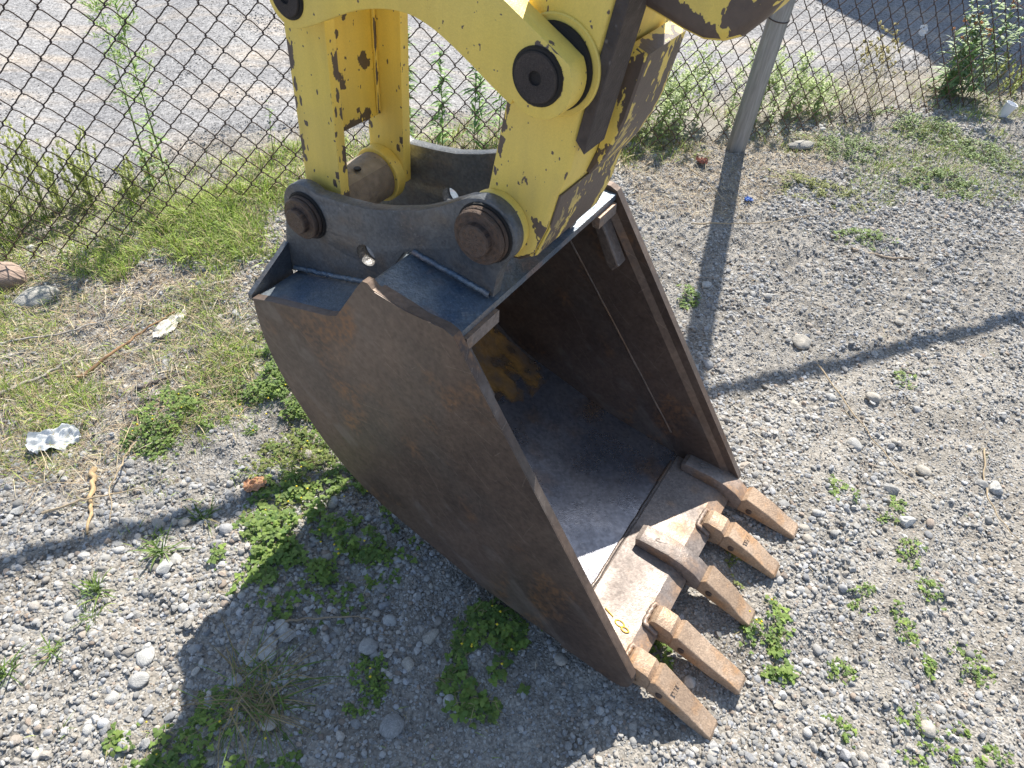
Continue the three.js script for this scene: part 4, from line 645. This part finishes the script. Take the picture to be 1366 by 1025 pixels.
// plants behind the fence
const fp = (t, d) => fencePt(t, d);
const horse = { leafLen: 0.06, leafW: 0.009, nl: 120, spray: 46, sprayLen: 0.12, lean: 0.16, spread: 0.015, elev: [0.1, 0.8], col: [0.14, 0.27, 0.07], col2: [0.34, 0.47, 0.13], sr: 0.004 };
weed('tall_weed', 'tall feathery weed behind the fence, the straighter of a pair', -1.36, -2.26, 0.80, 1, horse);
weed('tall_weed', 'tall feathery weed behind the fence with side sprays, left of its twin', -1.45, -2.30, 0.80, 1, { ...horse, spray: 34 });
const sage = { leafLen: 0.028, leafW: 0.0075, nl: 60, spread: 0.14, lean: 0.25, col: [0.26, 0.31, 0.09], col2: [0.58, 0.62, 0.22], elev: [0.5, 1.3], droop: 0.05, bare: 0.15, sr: 0.0016 };
weed('bushy_weed', 'yellow green bushy weed pressed against the fence mesh', -1.90, -2.12, 0.42, 34, sage);
weed('bushy_weed', 'shorter yellow green weed beside the bushy one at the fence', -1.72, -2.24, 0.30, 26, { ...sage, spread: 0.09 });
weed('bushy_weed', 'outermost yellow green weed behind the fence', -2.10, -2.05, 0.42, 26, sage);
weed('low_weed', 'short green weed with upright spikes on the grass verge behind the fence', -1.52, -2.33, 0.16, 18, { ...sage, leafLen: 0.022 });
weed('low_weed', 'thin seedling behind the fence near the bucket link', -1.02, -2.46, 0.24, 1, { leafLen: 0.04, leafW: 0.007, nl: 20, spread: 0.03 });
const mare = { leafLen: 0.085, leafW: 0.012, nl: 110, lean: 0.06, spread: 0.02, elev: [0.1, 1.0], col: [0.09, 0.20, 0.055], col2: [0.28, 0.46, 0.09], droop: 0.45, sr: 0.003 };
weed('tall_weed', 'leafy tall weed behind the fence right beside the bucket link', -0.56, -2.70, 0.60, 3, { ...mare, spread: 0.05, col2: [0.27, 0.42, 0.08] });
weed('tall_weed', 'slim tall weed with a bright tip framed under the curved link', -0.40, -2.72, 0.44, 1, mare);
weed('tall_weed', 'dark leafy tall weed behind the fence close to the arm', -0.27, -2.78, 0.52, 2, { ...mare, spread: 0.03, nl: 75 });
weed('tall_weed', 'thin tall weed half hidden by the yellow arm', -0.16, -2.84, 0.46, 2, { ...mare, spread: 0.04, nl: 55 });
const goose = { leafLen: 0.042, leafW: 0.012, nl: 38, spray: 6, sprayLen: 0.08, lean: 0.25, spread: 0.12, col: [0.24, 0.34, 0.11], col2: [0.46, 0.55, 0.22], sr: 0.0018 };
[['green bushy weed behind the fence just clear of the wear plate', 1.90, -0.13, 0.30, 12], ['pale weed behind the fence between the wear plate and the rounded lug', 2.08, -0.24, 0.34, 12], ['light green weed behind the fence under the rounded lug', 2.26, -0.14, 0.34, 14], ['grey green weed behind the fence touching the post on its shaded side', 2.44, -0.2, 0.36, 14], ['sparse green weed behind the fence on the sunny side of the post', 2.78, -0.15, 0.40, 12], ['tall thin weed behind the fence next to the sparse one', 2.96, -0.22, 0.36, 10], ['low wispy weed behind the fence before the dry seed heads', 3.14, -0.16, 0.22, 10]].forEach(([l, t, d, h, n]) => { const [x, z] = fp(t, d); weed('bushy_weed', l, x, z, h, n, goose); });
weed('low_weed', 'low bright weed at the fence foot behind the bucket', ...fp(1.86, 0.05), 0.14, 20, { ...goose, leafW: 0.013, leafLen: 0.03, spread: 0.12, col: [0.10, 0.19, 0.028], col2: [0.27, 0.38, 0.058] });
weed('dry_weed', 'dry straw coloured weed with round seed heads behind the fence', ...fp(3.42, -0.14), 0.36, 20, { leafLen: 0.03, leafW: 0.004, nl: 24, spread: 0.11, lean: 0.3, heads: 3, col: [0.24, 0.21, 0.09], col2: [0.38, 0.33, 0.16], stemCol: [0.30, 0.26, 0.12], headCol: [0.46, 0.40, 0.18], sr: 0.0014 });
weed('leafy_shrub', 'dark green shrub with long pointed leaves behind the fence', ...fp(4.02, -0.13), 0.44, 22, { leafLen: 0.11, leafW: 0.018, nl: 24, spread: 0.10, lean: 0.35, col: [0.10, 0.19, 0.06], col2: [0.32, 0.46, 0.14], elev: [-0.1, 0.8], sr: 0.003, heads: 0.4, headCol: [0.45, 0.2, 0.07] });
weed('low_weed', 'low yellow green weed at the foot of the dark shrub', ...fp(4.35, -0.10), 0.2, 18, { ...sage, spread: 0.14 });

// ------------------------------------------------------------------ litter and loose things
function crumple(name, label, cat, x, z, sx, sz, amp, col, o = {}) {
  const n = 26, g = new THREE.PlaneGeometry(1, 1, n, n); g.rotateX(-Math.PI / 2); const p = g.attributes.position, sd = o.sd ?? 1;
  for (let i = 0; i < p.count; i++) { const u = p.getX(i), w = p.getZ(i), k = 1 + 0.28 * (vn(Math.atan2(w, u) * 2.2 + 9, 1, sd) - 0.5) * 2; const r = Math.abs(fbm(u * 4 + 3, w * 4 + 8, 3, sd) - 0.5) * 2, f = Math.abs(((u * 3.1 + w * 1.7 + vn(u * 3, w * 3, sd + 5)) % 1 + 1) % 1 - 0.5); const k2 = mix(k, 1, 0.55) * (1 - 0.25 * Math.pow(Math.abs(u * w) * 4, 1.5)), X = u * sx * k2, Z = w * sz * k2; p.setXYZ(i, X, amp * (0.25 + r * 1.5 + f * 0.8), Z); }
  g.computeVertexNormals();
  const m = tagMesh(name, g, phy({ color: rgb(...col), roughness: o.rough ?? 0.5, side: THREE.DoubleSide, transmission: o.trans ?? 0, thickness: 0 }), label, cat); m.position.set(x, gy(x, z) + 0.004, z); m.rotation.y = o.turn ?? 0; return m;
}
crumple('plastic_scrap', 'crumpled pale blue white plastic bag on the pebbles', 'litter', -1.15, -1.06, 0.13, 0.075, 0.022, [0.56, 0.575, 0.58], { sd: 801, turn: 0.5, rough: 0.7 });
crumple('paper_scrap', 'dirty white paper strip lying in the dry grass', 'litter', -1.05, -1.53, 0.045, 0.13, 0.014, [0.66, 0.62, 0.55], { sd: 805, turn: -0.25, rough: 0.9 });
crumple('plastic_scrap', 'small shiny blue wrapper next to the post shadow', 'litter', 0.86, -2.57, 0.036, 0.028, 0.010, [0.10, 0.20, 0.50], { sd: 809, rough: 0.3 });
crumple('dead_leaf', 'curled orange brown dead leaf beside the shaded clover', 'leaf', -0.585, -0.955, 0.055, 0.04, 0.010, [0.46, 0.25, 0.14], { sd: 813, turn: 0.6, rough: 0.8 });
crumple('dead_leaf', 'small reddish dead leaf in the litter before the post', 'leaf', 0.70, -2.84, 0.05, 0.04, 0.016, [0.30, 0.13, 0.09], { sd: 817, rough: 0.8 });
{ const [x, z] = fp(3.42, 0.006); const m = crumple('paper_scrap', 'white plastic shred caught in the fence mesh', 'litter', x, z, 0.035, 0.05, 0.012, [0.72, 0.73, 0.75], { sd: 821 }); m.rotation.set(1.45, 0.3, 0.1, 'YXZ'); m.position.y = 0.455; }
{
  const g = new THREE.LatheGeometry([[0, 0], [0.022, 0], [0.024, 0.003], [0.033, 0.075], [0.0345, 0.076], [0.0335, 0.078], [0.0325, 0.076], [0.0235, 0.005], [0, 0.004]].map(p => new THREE.Vector2(...p)), 28);
  const m = tagMesh('plastic_cup', g, std({ color: rgb(0.72, 0.74, 0.78), roughness: 0.45 }), 'small white plastic cup standing at the fence foot', 'cup'); const x = 2.27, z = -3.58; m.position.set(x, gy(x, z) - 0.004, z); m.rotation.set(0.15, 0.4, -0.2); m.scale.set(0.85, 0.95, 0.85);
}
function rock(label, x, z, sx, sy, sz, col, gi, turn) { const m = tagMesh('rock', bigGeos[gi], std({ map: stoneTex, color: rgb(...col), roughness: 0.95, bumpMap: stoneTex, bumpScale: 0.004 }), label, 'rock'); m.position.set(x, gy(x, z) + sy * 0.3, z); m.scale.set(sx, sy, sz); m.rotation.y = turn; }
rock('flat grey slab of stone half sunk in the dry grass', -1.59, -1.70, 0.075, 0.03, 0.05, [0.46, 0.44, 0.40], 2, 0.5);
rock('pinkish boulder resting near the foot of the fence', -1.76, -1.76, 0.085, 0.06, 0.07, [0.42, 0.31, 0.25], 0, 0.2);
rock('long grey stone in the weeds beside the fence post', 1.19, -3.10, 0.075, 0.02, 0.03, [0.42, 0.40, 0.36], 2, 0.25);
function stick(label, pts, r, col) { const c = new THREE.CatmullRomCurve3(pts.map(([x, z, h = 0.008]) => V(x, gy(x, z) + h, z))).getPoints(14).map((q, i) => [q.x + R(-1, 1) * 0.005, q.y + R(-0.3, 1) * 0.003, q.z + R(-1, 1) * 0.005]);
  const g = tube(c, r, 56, 7), p = g.attributes.position; const cv = new THREE.CatmullRomCurve3(c.map(q => V(...q))), ctr = Array.from({ length: 57 }, (_, i) => cv.getPointAt(i / 56));
  for (let i = 0; i < p.count; i++) { const j = Math.floor(i / 8), k = (1.1 - 0.7 * j / 56) * (0.85 + 0.3 * hash(j, 3, 91)), q = ctr[Math.min(56, j)]; p.setXYZ(i, q.x + (p.getX(i) - q.x) * k, q.y + (p.getY(i) - q.y) * k, q.z + (p.getZ(i) - q.z) * k); } g.computeVertexNormals();
  const m = tagMesh('stick', g, std({ map: stoneTex, color: rgb(...col), roughness: 0.9 }), label, 'stick'); }
const woodTan = [0.55, 0.43, 0.28], woodGrey = [0.50, 0.45, 0.38];
stick('straight dry stick lying on the gravel by the flat weed patch', [[1.20, -2.28], [1.38, -2.30], [1.57, -2.315]], 0.006, [0.42, 0.33, 0.24]);
stick('long thin dry stem stretched over the gravel past the bucket lip', [[0.92, -1.62], [0.98, -1.42], [1.05, -1.26], [1.12, -1.13]], 0.0022, woodTan);
stick('pale split reed pointing to the plastic bag', [[-1.00, -0.98, 0.012], [-0.96, -0.90, 0.016], [-0.905, -0.785, 0.01]], 0.0065, [0.62, 0.44, 0.24]);
stick('thin reed crossing the pale split reed', [[-1.03, -0.83, 0.01], [-0.95, -0.87, 0.022], [-0.85, -0.93, 0.012]], 0.003, woodTan);
stick('slender dry stem standing out of the straw above the split reed', [[-0.93, -1.06, 0.01], [-0.92, -0.93, 0.03], [-0.87, -0.82, 0.01]], 0.0022, woodTan);
stick('grey weathered branch lying through the dry litter', [[-1.42, -1.20, 0.012], [-1.34, -1.30, 0.016], [-1.28, -1.40, 0.014]], 0.006, woodGrey);
stick('reddish dead root stem crossing the dry litter towards the paper strip', [[-1.22, -1.30, 0.012], [-1.14, -1.45, 0.022], [-1.07, -1.60, 0.014]], 0.005, [0.42, 0.25, 0.13]);
stick('bundle-like grey twig beside the flat stone slab', [[-1.58, -1.45, 0.01], [-1.40, -1.50, 0.016], [-1.22, -1.58, 0.012]], 0.004, woodGrey);
stick('charred dark twig in the grass by the round clover clump', [[-1.02, -1.25, 0.01], [-0.95, -1.30, 0.014], [-0.90, -1.33, 0.01]], 0.004, [0.12, 0.10, 0.09]);
stick('forked dry twig in the litter before the post', [[0.62, -2.85, 0.01], [0.70, -2.66, 0.018], [0.78, -2.52, 0.01]], 0.0028, woodTan);
stick('bent straw stem along the rim of the pebble bank', [[0.60, -2.33, 0.012], [0.90, -2.42, 0.02], [1.20, -2.55, 0.012]], 0.0028, woodTan);
stick('thin twig in the shade left of the leafy clover', [[-0.42, -0.63, 0.008], [-0.30, -0.65, 0.012], [-0.22, -0.655, 0.008]], 0.0024, [0.36, 0.28, 0.19]);
stick('dry stem sticking up from the gravel near the dark stone', [[1.33, -1.35, 0.008], [1.28, -1.15, 0.012], [1.34, -0.98, 0.008]], 0.0022, woodTan);
renderer.render(scene, camera);
